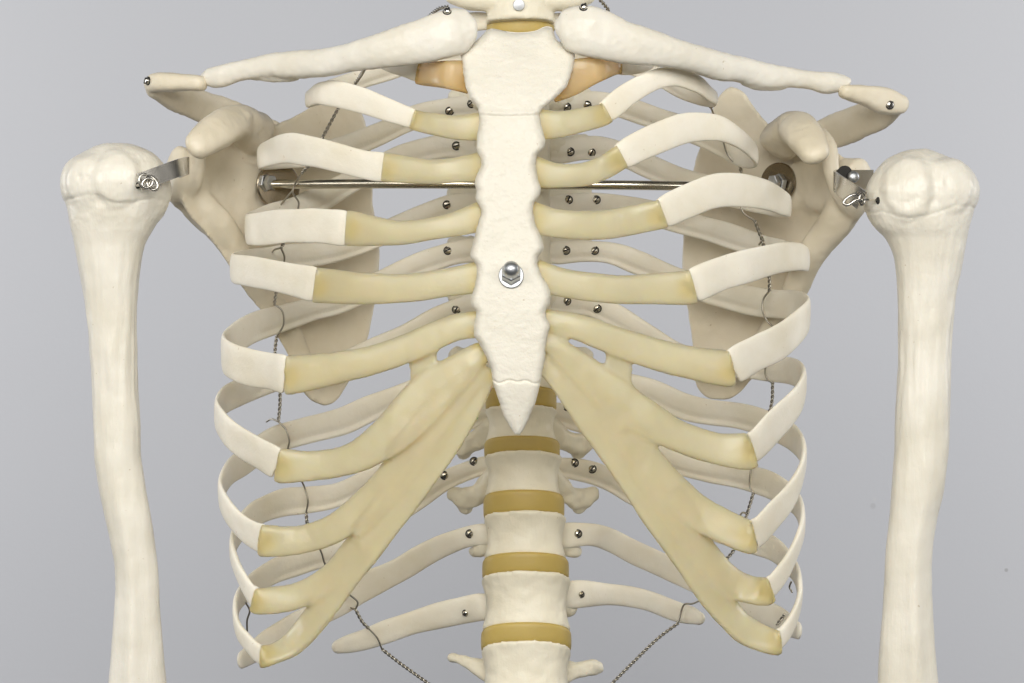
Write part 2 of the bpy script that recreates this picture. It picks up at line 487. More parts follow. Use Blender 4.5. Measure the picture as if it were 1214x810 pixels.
R('R10', [(916, 763, 26), (927, 755, 26), (939, 738, 26), (947, 714, 26)], (948, 696, 26),
  [(940, 674, 27), (918, 652, 29), (888, 640, 30), (840, 625, 30), (800, 610, 30), (758, 588, 30), (725, 570, 28), (700, 560, 27), (670, 555, 26)], 1.4, 16.0)
R('R11', [], None, [(946, 748, 20, 10.5), (930, 738, 28, 12), (900, 722, 31, 13.8), (850, 699, 31, 15.0), (800, 677, 30, 15.6), (757, 657, 29, 15.4),
  (725, 641, 28, 15.0), (700, 634, 26, 14.2), (672, 635, 30, 13.6)], 1, 16, 6.5, ('round', 'soft'))
R('R12', [], None, [(828, 733, 16, 15.6), (820, 730, 21, 15.7), (805, 726, 24, 15.8), (765, 711, 24, 15.6), (722, 705, 25, 14.8), (680, 705, 33, 13.4)], 1, 16, 7, ('round', 'soft'))

# ------------------------------------------------------------------ costal cartilage
def glue(o, pxpts):
    """stain the resin with glue around the joints given as (photo x, y, depth, reach in px)"""
    me = o.data
    at = me.attributes.new('glue', 'FLOAT', 'POINT')
    js = [(P(x, y, Y), r * S) for (x, y, Y, r) in pxpts]
    for i, v in enumerate(me.vertices):
        w = 0.0
        for c, r in js:
            d = (v.co - c).length
            if d < 3 * r: w = max(w, math.exp(-(d / r) ** 4))
        at.data[i].value = 0.7 * w
    return o
def cart_samples(pts, t=10.5, bony=True, grow=0.6):
    s = []
    for q in pts:
        px, py, Y, h = q[:4]; p = P(px, py, Y); th = q[4] if len(q) > 4 else t
        s.append((p.x, p.y, p.z, 0.5 * h * K(Y), 0.5 * th * K(Y)))
    if bony:      # the resin laps a little over the bony end
        a, b = Vector(s[-2][:3]), Vector(s[-1][:3]); dr = (b - a).normalized()
        k = K(pts[-1][2])
        for o_, rp in RIBS.values():
            if abs(rp[0][0] - pts[-1][0]) + abs(rp[0][1] - pts[-1][1]) < 9 and len(rp) > 6:
                dr = (dr * 0.35 + (P(*rp[2][:3]) - P(*rp[0][:3])).normalized() * 0.65).normalized()
        e = b + dr * 0.0022
        s[-1] = (b.x, b.y, b.z, s[-1][3] + grow * k, 5.6 * k)
        s.append((e.x, e.y, e.z, s[-1][3], 5.4 * k))
    return spline(s, 10)
def endY(key): return RIBS[key][1][0][2] - 0.37
def cart(key, pts, material, t=10.5):
    o = RIBS[key][0]
    s = cart_samples(pts, t)
    v, f = sweep(s, outward, 2.9, 26, 'soft', 'flat')
    v = [p + Vector((rawnoise(p, 50, 3), 0, rawnoise(p, 50, 17))) * 0.0006 for p in v]
    o2 = finish_mesh('costal_cartilage', v, f, M[material], o)
    q0, q1 = pts[0], pts[-1]
    return glue(o2, [(q1[0], q1[1], q1[2], 16)] + [(q0[0], q0[1] + d_, q0[2], 17) for d_ in (-12, 0, 12)])
def SY(y): return interp(STERN_Y, y)
E = endY
cart('L1', [(556, 92, SY(92) + .9, 40), (530, 89, 2.6, 34), (500, 87, E('L1'), 26)], 'cart_amber', 12)
cart('L2', [(574, 150, SY(150) + .7, 36), (540, 151, 1.7, 28), (515, 147, 2.0, 26), (494, 143, E('L2'), 23)], 'cart')
cart('L3', [(574, 198, SY(198) + .7, 36), (538, 202, 1.2, 30), (505, 204, 1.3, 29), (460, 199, E('L3'), 33)], 'cart')
cart('L4', [(574, 256, SY(256) + .7, 36), (522, 270, 0.9, 27), (472, 276, 1.2, 29), (416, 271, E('L4'), 40)], 'cart')
cart('L5', [(570, 328, SY(328) + .7, 38), (532, 335, 0.8, 34), (488, 341, 1.0, 34), (430, 342, 1.5, 38), (379, 339, E('L5'), 40)], 'cart')
cart('R1', [(652, 99, SY(97) + 1.3, 46), (680, 91, 2.9, 42), (706, 83, 3.0, 32), (730, 77, E('R1'), 22)], 'cart_amber', 12)
cart('R2', [(637, 148, SY(148) + .7, 36), (665, 147, 1.7, 32), (690, 142, 2.0, 29), (715, 136, E('R2'), 25)], 'cart')
cart('R3', [(632, 203, SY(203) + .7, 38), (660, 208, 1.3, 29), (690, 207, 1.4, 28), (715, 199, 1.7, 29), (733, 188, E('R3'), 29)], 'cart')
cart('R4', [(630, 257, SY(257) + .7, 38), (660, 265, 0.9, 34), (705, 267, 1.1, 34), (745, 262, 1.6, 35), (781, 255, E('R4'), 34)], 'cart')
cart('R5', [(634, 326, SY(326) + .7, 38), (665, 335, 0.8, 35), (710, 342, 0.9, 35), (765, 343, 1.6, 36), (817, 340, E('R5'), 40)], 'cart')

def arch(paths):
    mb = MB()
    for pts, t in paths:
        mb.add(sweep(cart_samples(pts, t, t > 10, 1.9), outward, 2.7, 24, 'round' if t < 10 else 'soft', 'flat' if t > 10 else 'round'))
    d = lambda p: 0.0004 * rawnoise(p, 60) + 0.0002 * rawnoise(p, 160)
    o2 = mb.remesh('costal_cartilage', 0.0010, M['cart'], torso, 8, d)
    j = []
    for pts, t in paths:
        if t > 10: j.append((pts[-1][0], pts[-1][1], pts[-1][2], 17))
    for (x, y) in ((562, 372), (560, 392), (568, 410), (577, 428), (584, 448)):
        j.append((x if pts[-1][0] < 617 else 1222 - x - 14, y, 1.0, 9))
    return glue(o2, j)
arch([
    ([(568, 384, 1.0, 34), (538, 389, 1.0, 33), (488, 411, 1.2, 36), (430, 430, 1.8, 37), (343, 445, E('L6'), 44)], 10.5),
    ([(584, 414, 1.3, 22), (566, 421, 1.1, 30), (543, 440, 1.1, 42), (510, 467, 1.2, 57), (466, 512, 1.6, 52), (420, 543, 2.4, 39), (375, 552, 3.2, 37), (333, 552, E('L7'), 39)], 10.5),
    ([(581, 438, 1.4, 26), (553, 482, 1.5, 38), (520, 530, 1.8, 46), (480, 585, 2.3, 48), (440, 640, 3.0, 46), (405, 688, 3.8, 44), (372, 735, 4.6, 42), (343, 766, 5.2, 34), (313, 778, E('L10'), 26)], 10.5),
    ([(530, 490, 1.5, 30), (482, 545, 2.0, 36), (440, 590, 2.6, 38), (398, 626, 3.4, 37), (355, 640, 4.2, 36), (312, 641, E('L8'), 36)], 10.5),
    ([(450, 610, 2.9, 34), (420, 652, 3.5, 36), (388, 688, 4.2, 36), (347, 708, 4.9, 34), (304, 712, E('L9'), 30)], 10.5),
    ([(574, 436, 1.3, 18), (536, 474, 1.3, 36), (500, 516, 1.6, 42), (468, 556, 2.1, 36), (445, 585, 2.5, 28)], 10.0),
    ([(530, 500, 1.6, 34), (495, 552, 2.0, 40), (457, 606, 2.7, 40), (428, 640, 3.2, 30)], 10.0),
    ([(572, 444, 1.3, 16), (540, 474, 1.25, 24), (500, 508, 1.5, 26), (468, 538, 2.0, 20)], 9.9),
    ([(550, 484, 1.45, 18), (505, 535, 1.7, 24), (460, 588, 2.4, 26), (425, 628, 3.0, 20)], 9.9),
    ([(503, 402, 1.4, 40), (501, 425, 1.4, 38), (502, 458, 1.5, 34)], 4.6),
])
arch([
    ([(642, 378, 1.0, 28), (688, 389, 1.0, 33), (740, 408, 1.3, 37), (800, 426, 2.0, 40), (864, 437, E('R6'), 41)], 10.5),
    ([(642, 400, 1.0, 24), (668, 418, 1.0, 29), (706, 450, 1.2, 42), (755, 488, 1.8, 46), (805, 517, 2.6, 40), (850, 532, 3.2, 39), (889, 535, E('R7') - 0.25, 43)], 10.5),
    ([(645, 425, 1.2, 32), (668, 448, 1.2, 40), (703, 495, 1.5, 46), (740, 545, 1.9, 48), (780, 605, 2.5, 50), (818, 660, 3.3, 50), (850, 710, 4.1, 46), (884, 747, 5.0, 40), (921, 762, E('R10'), 28)], 10.5),
    ([(720, 480, 1.5, 36), (755, 530, 2.0, 42), (795, 580, 2.6, 46), (840, 615, 3.3, 44), (890, 636, E('R8') - 0.28, 39)], 10.5),
    ([(790, 590, 2.8, 40), (825, 645, 3.4, 44), (855, 680, 4.2, 42), (880, 697, 4.8, 38), (910, 701, E('R9') - 0.2, 32)], 10.5),
    ([(655, 420, 1.2, 20), (690, 462, 1.3, 34), (728, 508, 1.7, 38), (762, 532, 2.1, 28)], 10.0),
    ([(735, 515, 1.8, 34), (775, 572, 2.3, 40), (815, 625, 3.1, 38), (835, 655, 3.6, 26)], 10.0),
    ([(662, 424, 1.2, 16), (700, 462, 1.3, 24), (738, 502, 1.6, 24)], 9.9),
    ([(736, 405, 1.5, 44), (734, 428, 1.5, 38), (728, 458, 1.5, 50)], 4.6),
])

# ------------------------------------------------------------------ sternum
ST_L = [(33, 577), (38, 574), (48, 565), (63, 546), (80, 548), (103, 552), (117, 558), (128, 567), (147, 568), (163, 565), (180, 565), (187, 570), (197, 571),
        (207, 565), (217, 562), (227, 565), (237, 563), (243, 568), (253, 571), (263, 567), (283, 562), (297, 558), (307, 557), (310, 562), (317, 565), (327, 565),
        (343, 562), (353, 558), (362, 558), (370, 565), (380, 563), (398, 561), (407, 568), (420, 575), (437, 582), (457, 585), (477, 592), (493, 597), (507, 605), (516, 611)]
ST_R = [(33, 654), (36, 656), (47, 659), (63, 682), (80, 680), (103, 672), (117, 658), (128, 645), (133, 640), (150, 642), (167, 647), (177, 645), (182, 637), (197, 635),
        (213, 638), (223, 642), (233, 640), (240, 633), (253, 632), (267, 635), (283, 643), (297, 645), (303, 638), (313, 637), (327, 642), (338, 650), (348, 653),
        (360, 652), (368, 647), (377, 647), (387, 653), (395, 650), (412, 647), (427, 646), (443, 643), (457, 640), (477, 635), (500, 625), (512, 619), (516, 615)]
def build_sternum():
    v = []; f = []
    NX = 34; rows = []
    y = 33.0
    while y <= 516: rows.append(y); y += 1.6
    for y in rows:
        jag = 1.1 * noise.noise(Vector((y * 0.31, 5.2, 0))) + 0.6 * noise.noise(Vector((y * 0.9, 1.2, 0)))
        jag2 = 1.1 * noise.noise(Vector((y * 0.31, 15.2, 0))) + 0.6 * noise.noise(Vector((y * 0.9, 11.2, 0)))
        if y > 505: jag *= 0.2; jag2 *= 0.2
        xl = interp(ST_L, y) + jag; xr = interp(ST_R, y) + jag2
        th = interp([(33, 0.8), (135, 1.1), (320, 1.15), (440, 1.0), (456, 0.75), (516, 0.45)], y)   # cm
        Yf = smooth_interp(STERN_Y, y)
        Yf -= 0.12 * math.exp(-((y - 133) / 3.5) ** 2)                    # ridge of the manubrium joint
        Yf += 0.10 * math.exp(-((y - 138.5) / 2.0) ** 2)
        ring = []
        for j in range(NX):
            a = 2 * math.pi * j / NX
            cx = sgnpow(math.cos(a), 2 / 4.2); sy = sgnpow(math.sin(a), 2 / 4.2)
            px = (xl + xr) / 2 + (xr - xl) / 2 * cx
            py = y
            if y < 60 and sy < 0.99:       # jugular notch dips between its two corners
                w = max(0.0, 1 - abs(px - 617) / 38.0)
                py = y + 6.0 * (w ** 0.8) * max(0, (60 - y) / 27.0) - (2.0 if px > 636 and px < 652 else 0) * max(0, (45 - y) / 12.0)
            cr = 0.0
            if 440 < y < 464 and sy < 0:   # seam of the xiphoid, a wavy crack
                yc = 453 + 1.5 * math.sin(px * 0.13) + 3.0 * (abs(px - 612) / 28.0 - 0.5) * -1
                cr = 0.09 * math.exp(-((y - yc) / 1.3) ** 2)
            Y = Yf + th / 2 + sy * th / 2 + cr
            # gentle hollow along the body
            if sy < 0: Y += 0.08 * (1 - cx * cx) * (1 if 150 < y < 430 else 0.3)
            p = P(px, py, Y)
            g = 0.0005 * rawnoise(p, 90) + 0.00045 * rawnoise(p, 240) + 0.0003 * rawnoise(p, 520)
            p.y += g * (-1 if sy < 0 else 1) * (0.5 if y > 456 else 1.0)
            ring.append(p)
        v += ring
    n = len(rows)
    for i in range(n - 1):
        for j in range(NX):
            a = i * NX + j; b = i * NX + (j + 1) % NX
            f.append((a, b, b + NX, a + NX))
    f.append(tuple(range(NX))); f.append(tuple((n - 1) * NX + j for j in range(NX)))
    return v, f
v, f = build_sternum()
sternum = None
def build_sternum_fine():
    """the outline as a filled grid, so that the front carries real relief"""
    global sternum
    NXF = 44
    rows = []; y = 33.0
    while y <= 516.01: rows.append(y); y += 1.35
    def edge(y):
        k = 0.2 if y > 500 else 1.0
        j1 = 0.9 * noise.noise(Vector((y * 0.22, 5.2, 0))) + 0.35 * noise.noise(Vector((y * 0.7, 1.2, 0)))
        j2 = 0.9 * noise.noise(Vector((y * 0.22, 15.2, 0))) + 0.35 * noise.noise(Vector((y * 0.7, 11.2, 0)))
        av = lambda T: sum(interp(T, y + dy) * w for dy, w in ((-4, .12), (-2, .24), (0, .28), (2, .24), (4, .12)))
        return av(ST_L) + 0.6 * j1 * k, av(ST_R) + 0.6 * j2 * k
    V = []; F = []
    for side in (0, 1):
        for y in rows:
            xl, xr = edge(y)
            th = interp([(33, 0.9), (135, 1.15), (320, 1.15), (440, 1.0), (456, 0.8), (516, 0.4)], y)
            Yf = smooth_interp(STERN_Y, y)
            for i in range(NXF + 1):
                u = -1 + 2 * i / NXF
                u2 = math.copysign(1 - (1 - abs(u)) ** 1.35, u)
                px = (xl + xr) / 2 + (xr - xl) / 2 * u2
                hw = (xr - xl) / 2
                e = (1 - abs(u2)) * hw                    # px to the edge
                ey = min(y - 33, 516 - y)
                e = min(e, ey + 0.0)
                rd = 11.0
                bev = 0 if e > rd else (1 - math.sqrt(max(0, 1 - ((rd - e) / rd) ** 2)))
                py = y
                if y < 70:
                    w = max(0.0, math.cos(min(1.0, abs(px - 616) / 34.0) * math.pi / 2))
                    fall = max(0.0, (70 - y) / 37.0)
                    py = y + 5.5 * w * fall - 2.5 * math.exp(-((px - 646) / 7.0) ** 2) * fall + 2.5 * math.exp(-((px - 576) / 6.0) ** 2) * fall
                if side == 0:
                    Y = Yf + bev * th * 0.5
                    Y -= 0.06 * math.exp(-((y - 132 - 2.5 * math.cos((px - 604) / 40.0 * 1.5)) / 2.6) ** 2)
                    Y += 0.06 * math.exp(-((y - 136 - 2.5 * math.cos((px - 604) / 40.0 * 1.5)) / 1.5) ** 2)
                    yc = 454 - 2.2 * (1 - abs(px - 610) / 26.0) + 1.2 * math.sin(px * 0.31) + 4.0 * (1 if px < 590 else 0) * (590 - px) / -10.0
                    Y += 0.13 * math.exp(-((y - yc) / 1.0) ** 2)
                    Y += 0.06 * (1 - u2 * u2) * (0.2 + 0.8 / (1 + math.exp(-(y - 160) / 12.0)) / (1 + math.exp((y - 420) / 12.0)))
                    p = P(px, py, Y)
                    amp = 0.22 + 0.42 / (1 + math.exp((y - 300) / 35.0))
                    g = 0.00035 * rawnoise(p, 80) + 0.00030 * rawnoise(p, 230, 4) + 0.00032 * rawnoise(p, 480, 8) + 0.00026 * rawnoise(p, 850, 2)
                    p.y += g * amp
                else:
                    p = P(px, py, Yf + th - bev * th * 0.5)
                V.append(p)
    n = len(rows); W = NXF + 1; O = n * W
    for r in range(n - 1):
        for i in range(NXF):
            a = r * W + i
            F.append((a, a + 1, a + 1 + W, a + W)); F.append((O + a, O + a + W, O + a + 1 + W, O + a + 1))
        for i in (0, NXF):
            a = r * W + i; F.append((a, a + W, O + a + W, O + a))
    for i in range(NXF):
        F.append((i, i + 1, O + i + 1, O + i)); a = (n - 1) * W + i; F.append((a, a + 1, O + a + 1, O + a))
    sternum = finish_mesh('sternum', V, F, M['sternum'], torso)
build_sternum_fine()

def hexprism(o, axis, r, h0, h1, spin=0.0):
    axis = axis.normalized(); ref = Vector((0, 0, 1)) if abs(axis.z) < 0.9 else Vector((1, 0, 0))
    u = axis.cross(ref).normalized(); w = axis.cross(u).normalized()
    v = []; f = []
    for h, rr in ((h0, r), (h1 - (h1-h0)*0.15, r), (h1, r * 0.9)):
        for j in range(6):
            a = math.pi / 3 * j + spin
            v.append(o + axis * h + (u * math.cos(a) + w * math.sin(a)) * rr)
    for i in range(2):
        for j in range(6):
            a = i * 6 + j; b = i * 6 + (j + 1) % 6; f.append((a, b, b + 6, a + 6))
    f.append(tuple(range(6))[::-1]); f.append(tuple(12 + j for j in range(6)))
    return v, f
def with_edges(o, angle=0.6):
    m = o.modifiers.new('edge_split', 'EDGE_SPLIT'); m.split_angle = angle
    return o

# acorn nut and washer on the breastbone
p, n = surf(sternum, 606, 327); ax = Vector((0, -1, 0.02)).normalized()
p = p + ax * 0.0004
mm = S
with_edges(MB().add(lathe([(14.8 * mm, 0), (14.8 * mm, 0.9e-3), (14.0 * mm, 1.2e-3), (6 * mm, 1.2e-3)], p, ax, 32)).build('washer', M['zinc'], sternum))
ax2 = Vector((0, -1, 0.46)).normalized(); p = p - ax2 * 0.0012
nb = MB().add(hexprism(p, ax2, 12.6 * mm, 1.1e-3, 6.4e-3, 0.52))
prof = [(10.4 * mm, 6.2e-3), (10.2 * mm, 7.2e-3), (10.0 * mm, 8.4e-3)]
for i in range(1, 9):
    a = math.pi / 2 * i / 8; prof.append((10.0 * mm * math.cos(a), 8.4e-3 + 10.0 * mm * math.sin(a)))
nb.add(lathe(prof, p, ax2, 32))
with_edges(nb.build('acorn_nut', M['zinc'], sternum), 0.5)

# ------------------------------------------------------------------ spine
SP = [(605, 612, 620), ]
def spine_block(ytop, ybot, xl, xr, Yf, kind, tilt=0.30, waist=5.0):
    """one vertebral body or disc, with its front mid edge from ytop to ybot"""
    v = []; f = []
    NX = 40; NR = 14 if kind == 'v' else 8
    xc = (xl + xr) / 2; a = (xr - xl) / 2
    ry = a * 0.80
    rows = [i / (NR - 1) for i in range(NR)]
    for t in rows:
        y = ytop + (ybot - ytop) * t
        e = abs(2 * t - 1)
        if kind == 'v': s = 1 - (waist / a) * (1 - e ** 2.2) - (0.035 if e > 0.999 else 0)
        else: s = 0.985 + 0.012 * (1 - e * e) - (0.03 if e > 0.99 else 0)
        Yc = Yf + ry * S * 100
        for j in range(NX):
            th = 2 * math.pi * j / NX
            cx = sgnpow(math.cos(th), 2 / 2.25); sy = sgnpow(math.sin(th), 2 / 2.25)
            X = a * s * cx; D = ry * s * sy
            if kind == 'v':
                wob = 1 + 0.02 * noise.noise(Vector((math.cos(th) * 3 + ytop, math.sin(th) * 3, t * 2.0))) + (0.014 * noise.noise(Vector((math.cos(th) * 9 + ytop, math.sin(th) * 9, t * 3))) if e > 0.6 else 0)
                X *= wob; D *= wob
            Y = Yc + D * S * 100
            q = P(xc + X, y, Yf)
            q2 = Vector((q.x, Y * 0.01, q.z - tilt * (Y - Yf) * 0.01))
            if kind == 'v' and (t == 0 or t == 1): q2.z += 0.0007 * noise.noise(Vector((math.cos(th) * 4 + ytop, math.sin(th) * 4, t * 5)))
            v.append(q2)
    for i in range(NR - 1):
        for j in range(NX):
            p = i * NX + j; q = i * NX + (j + 1) % NX; f.append((p, q, q + NX, p + NX))
    f.append(tuple(range(NX))); f.append(tuple((NR - 1) * NX + j for j in range(NX)))
    return v, f
#            ytop ybot  xl   xr   Yf
VERT = [(-24, 22, 574, 660, 9.0), (38, 88, 577, 657, 10.2), (95, 143, 577, 656, 11.2), (150, 200, 576, 656, 11.8), (207, 260, 576, 656, 12.1),
        (267, 320, 576, 657, 12.1), (327, 385, 576, 658, 11.9), (393, 459, 575, 660, 11.6), (478, 518, 573, 663, 11.0), (533, 582, 572, 668, 10.7),
        (604, 656, 571, 674, 10.4), (675, 739, 569, 679, 10.1), (758, 822, 568, 680, 9.9), (840, 900, 566, 682, 9.9)]
VOBJ = []
for i, (yt, yb, xl, xr, Yf) in enumerate(VERT):
    tl = interp([(0, 0.12), (300, 0.1), (480, 0.26), (760, 0.40)], yt)
    mb = MB().add(spine_block(yt, yb, xl, xr, Yf, 'v', tl, 6.8 if i > 7 else 4.0))
    xc = (xl + xr) / 2; ym = (yt + yb) / 2; yl = yb - (yb - yt) * 0.1
    drop = tl * 3.6 / (S * 100) * 0.85
    for sgn in (-1, 1):
        hw = (xr - xl) / 2
        if i == 0:       # neck vertebra, broad side wings
            mb.add(pxtube([(xc + sgn * hw * 0.7, 2, Yf + 1.0, 12, 12), (xc + sgn * 58, 0, Yf + 1.2, 13, 12), (xc + sgn * 78, -6, Yf + 1.6, 12, 12)]))
        elif i < 8:
            mb.add(pxtube([(xc + sgn * hw * 0.6, ym, Yf + 3.2, 15, 14), (xc + sgn * 52, ym, Yf + 4.2, 13, 12), (xc + sgn * 75, ym - 4, Yf + 5.2, 12, 11)]))
        elif i in (8, 9):
            mb.add(pxtube([(xc + sgn * hw * 0.6, ym + 6, Yf + 3.2, 15, 14), (xc + sgn * 56, yb + 6, Yf + 4.0, 12, 10), (xc + sgn * 70, yb + 9, Yf + 4.4, 13, 10), (xc + sgn * 81, yb + 4, Yf + 4.6, 10, 8)], exp=3.0))
            mb.add(ellipsoid(P(xc + sgn * 68, yb + 20, Yf + 4.6), 0.004, 0.004, 0.0035))
        elif i == 10:
            mb.add(pxtube([(xc + sgn * hw * 0.6, ym + 6, Yf + 3.2, 16, 12), (xc + sgn * 54, ym + 22, Yf + 3.8, 9, 9), (xc + sgn * 61, ym + 24, Yf + 4.2, 6, 7)], exp=2.6))
        elif i == 11:
            mb.add(pxtube([(xc + sgn * hw * 0.6, ym + 8, Yf + 3.0, 18, 12), (xc + sgn * 50, ym + 12, Yf + 3.6, 12, 9)]))
        else:
            if i == 12:
                tp = [(592, 795, 24, 11), (568, 791, 11, 8), (548, 783, 8, 7), (537, 780, 6.5, 6)] if sgn < 0 else [(652, 800, 24, 11), (682, 795, 10, 8), (700, 792, 10, 7), (709, 792, 8, 6)]
                mb.add(pxtube([(x, y, Yf + 3.4 + 0.3 * k, h, t) for k, (x, y, h, t) in enumerate(tp)], exp=2.5))
    # arch and spinous process behind
    mb.add(pxtube([(xc, ym + 10, Yf + 3.0, 14, 30), (xc, ym + 20 + drop * .5, Yf + 5.4, 14, 12), (xc, ym + 44 + drop * .5, Yf + 7.4, 13, 8)], ref=lambda p: Vector((1, 0, 0))))
    Yk = (Yf + 3.2) * 0.01
    d = lambda p: (0.0003 * rawnoise(p, 90) + 0.0003 * rawnoise(p, 220)) * (1 if p.y < Yk else 3.0)
    VOBJ.append(mb.remesh('vertebra', 0.0011, M['vert'], torso, 3, d))
for (a, b) in zip(VERT, VERT[1:]):
    tl = interp([(0, 0.12), (300, 0.1), (480, 0.26), (760, 0.40)], b[0])
    v, f = spine_block(a[1] - 2, b[0] + 2, (a[2] + b[2]) / 2 + 1, (a[3] + b[3]) / 2 - 1, (a[4] + b[4]) / 2 + 0.05, 'd', tl)
    finish_mesh('intervertebral_disc', v, f, M['disc'], torso)
# bolt head on the topmost vertebra
p, n = surf(VOBJ[0], 615, 6)
with_edges(MB().add(lathe([(7.4 * mm, -1e-3), (7.4 * mm, 1.6e-3), (6.8 * mm, 2.1e-3), (2 * mm, 2.3e-3)], p, Vector((0.05, -1, -0.12)), 24)).build('bolt_head', M['zinc'], VOBJ[0]))

# ------------------------------------------------------------------ collar bones
def clavicle(top, bot, Ytab, caps=('round', 'round')):
    xs = sorted(set([a for a, _ in top] + [a for a, _ in bot]))
    lo, hi = max(top[0][0], bot[0][0]), min(top[-1][0], bot[-1][0])
    s = []
    N = 44
    for i in range(N + 1):
        x = lo + (hi - lo) * i / N
        a, b = smooth_interp(top, x), smooth_interp(bot, x)
        Y = smooth_interp(Ytab, x); p = P(x, (a + b) / 2, Y)
        h = max(3.0, (b - a) / 2)
        s.append((p.x, p.y, p.z, h * K(Y), interp([(0, 0), (1, 0)], 0) + min(13.0, h * 0.85) * K(Y)))
    mb = MB().add(sweep(s, FRONT, 2.3, 24, *caps))
    return mb
cl_top = [(239, 88), (246, 81), (254, 79), (283, 72), (327, 63), (367, 59), (405, 53), (440, 43), (472, 32), (500, 23), (522, 15), (545, 9), (556, 12), (561, 20)]
cl_bot = [(239, 95), (244, 100), (257, 105), (283, 98), (317, 92), (350, 93), (377, 92), (405, 88), (438, 83), (488, 77), (522, 71), (545, 66), (556, 60), (561, 52)]
cl_Y = [(239, 8.6), (330, 6.4), (440, 3.2), (520, 2.2), (561, 2.6)]
mbc = clavicle(cl_top, cl_bot, cl_Y, ('soft', 'soft'))
mbc.add(pxtube([(300, 92, 7.4, 4, 6), (335, 93, 6.6, 5, 6), (352, 92, 6.2, 3, 5)]))
dcl = lambda p: 0.0007 * rawnoise(p, 45) + 0.0004 * rawnoise(p, 120) + 0.0002 * rawnoise(p, 330)
clav = [mbc.remesh('clavicle', 0.0010, M['bone'], torso, 4, dcl)]
cr_top = [(661, 24), (668, 12), (677, 7), (698, 7), (738, 25), (772, 35), (810, 49), (860, 63), (910, 75), (960, 83), (997, 87), (1008, 92)]
cr_bot = [(661, 44), (668, 53), (677, 60), (698, 68), (738, 75), (772, 79), (810, 83), (837, 90), (857, 97), (877, 98), (900, 105), (937, 105), (963, 107), (980, 112), (997, 109), (1008, 100)]
cr_Y = [(661, 2.6), (700, 2.2), (790, 3.2), (900, 6.4), (1005, 8.6)]
mbc = clavicle(cr_top, cr_bot, cr_Y, ('soft', 'soft'))
mbc.add(pxtube([(882, 98, 6.2, 5, 6), (900, 104, 6.6, 4, 6), (930, 104, 7.2, 3, 5)]))
clav.append(mbc.remesh('clavicle', 0.0010, M['bone'], torso, 4, dcl))

# ------------------------------------------------------------------ shoulder blades
def scapula(outline, Yof, extra, thick):
    pts = [Vector(p) for p in outline]
    # densify the outline
    dense = []
    sp = spline([(x, y, 0) for x, y in outline + [outline[0]]], 6)[:-1]
    poly = [Vector((q[0], q[1])) for q in sp]
    def inside(p):
        c = False; j = len(poly) - 1
        for i in range(len(poly)):
            a, b = poly[i], poly[j]
            if (a.y > p.y) != (b.y > p.y) and p.x < (b.x - a.x) * (p.y - a.y) / (b.y - a.y) + a.x: c = not c
            j = i
        return c
    V = list(poly); n = len(poly)
    x0, x1 = min(p.x for p in poly), max(p.x for p in poly); y0, y1 = min(p.y for p in poly), max(p.y for p in poly)
    y = y0
    while y < y1:
        x = x0
        while x < x1:
            q = Vector((x + 0.01, y + 0.01))
            if inside(q) and min((q - b).length for b in poly) > 4: V.append(q)
            x += 9
        y += 9
    r = geometry.delaunay_2d_cdt(V, [(i, (i + 1) % n) for i in range(n)], [list(range(n))], 1, 1e-4)
    vv, ee, ff = r[0], r[1], r[2]
    m = len(vv)
    def edge_d(p): return min((p - b).length for b in poly)
    W = []
    for sgn in (-1, 1):
        for p in vv:
            e = min(1.0, edge_d(p) / 14.0)
            t = thick * (1.25 - 0.45 * e)
            W.append(P(p.x, p.y, Yof(p.x, p.y) + sgn * t / 2))
    F = [tuple(q) for q in ff] + [tuple(m + i for i in reversed(q)) for q in ff]
    cnt = {}
    for q in ff:
        for i in range(len(q)):
            a, b = q[i], q[(i + 1) % len(q)]
            cnt[(a, b)] = 1
    for (a, b) in list(cnt):
        if (b, a) not in cnt: F.append((b, a, m + a, m + b))
    mb = MB().add((W, F))
    for e in extra: mb.add(e)
    d = lambda p: 0.0008 * rawnoise(p, 35) + 0.0005 * rawnoise(p, 90) + 0.0002 * rawnoise(p, 260)
    return mb.remesh('scapula', 0.0011, M['blade'], torso, 14, d)
def YbL(x, y): return 18.3 - (440 - x) * 0.041 + 0.7 * math.sin(max(0, min(1, (440 - x) / 200)) * math.pi)
def YbR(x, y): return 18.3 - (x - 812) * 0.041 + 0.7 * math.sin(max(0, min(1, (x - 812) / 200)) * math.pi)
outL = [(330, 147), (357, 133), (390, 112), (412, 110), (428, 132), (438, 175), (443, 240), (450, 300), (444, 363), (433, 410), (415, 448), (400, 474), (387, 481), (370, 474),
        (357, 460), (340, 420), (316, 378), (290, 345), (265, 306), (245, 278), (226, 258), (216, 238), (225, 200), (250, 170), (290, 150)]
outR = [(920, 158), (897, 131), (880, 109), (867, 103), (854, 112), (842, 135), (827, 180), (819, 215), (811, 260), (809, 320), (815, 365), (820, 405), (825, 455), (837, 471), (860, 475),
        (877, 467), (890, 453), (915, 422), (940, 385), (957, 352), (977, 311), (995, 287), (1010, 266), (1010, 230), (1000, 190), (970, 165)]
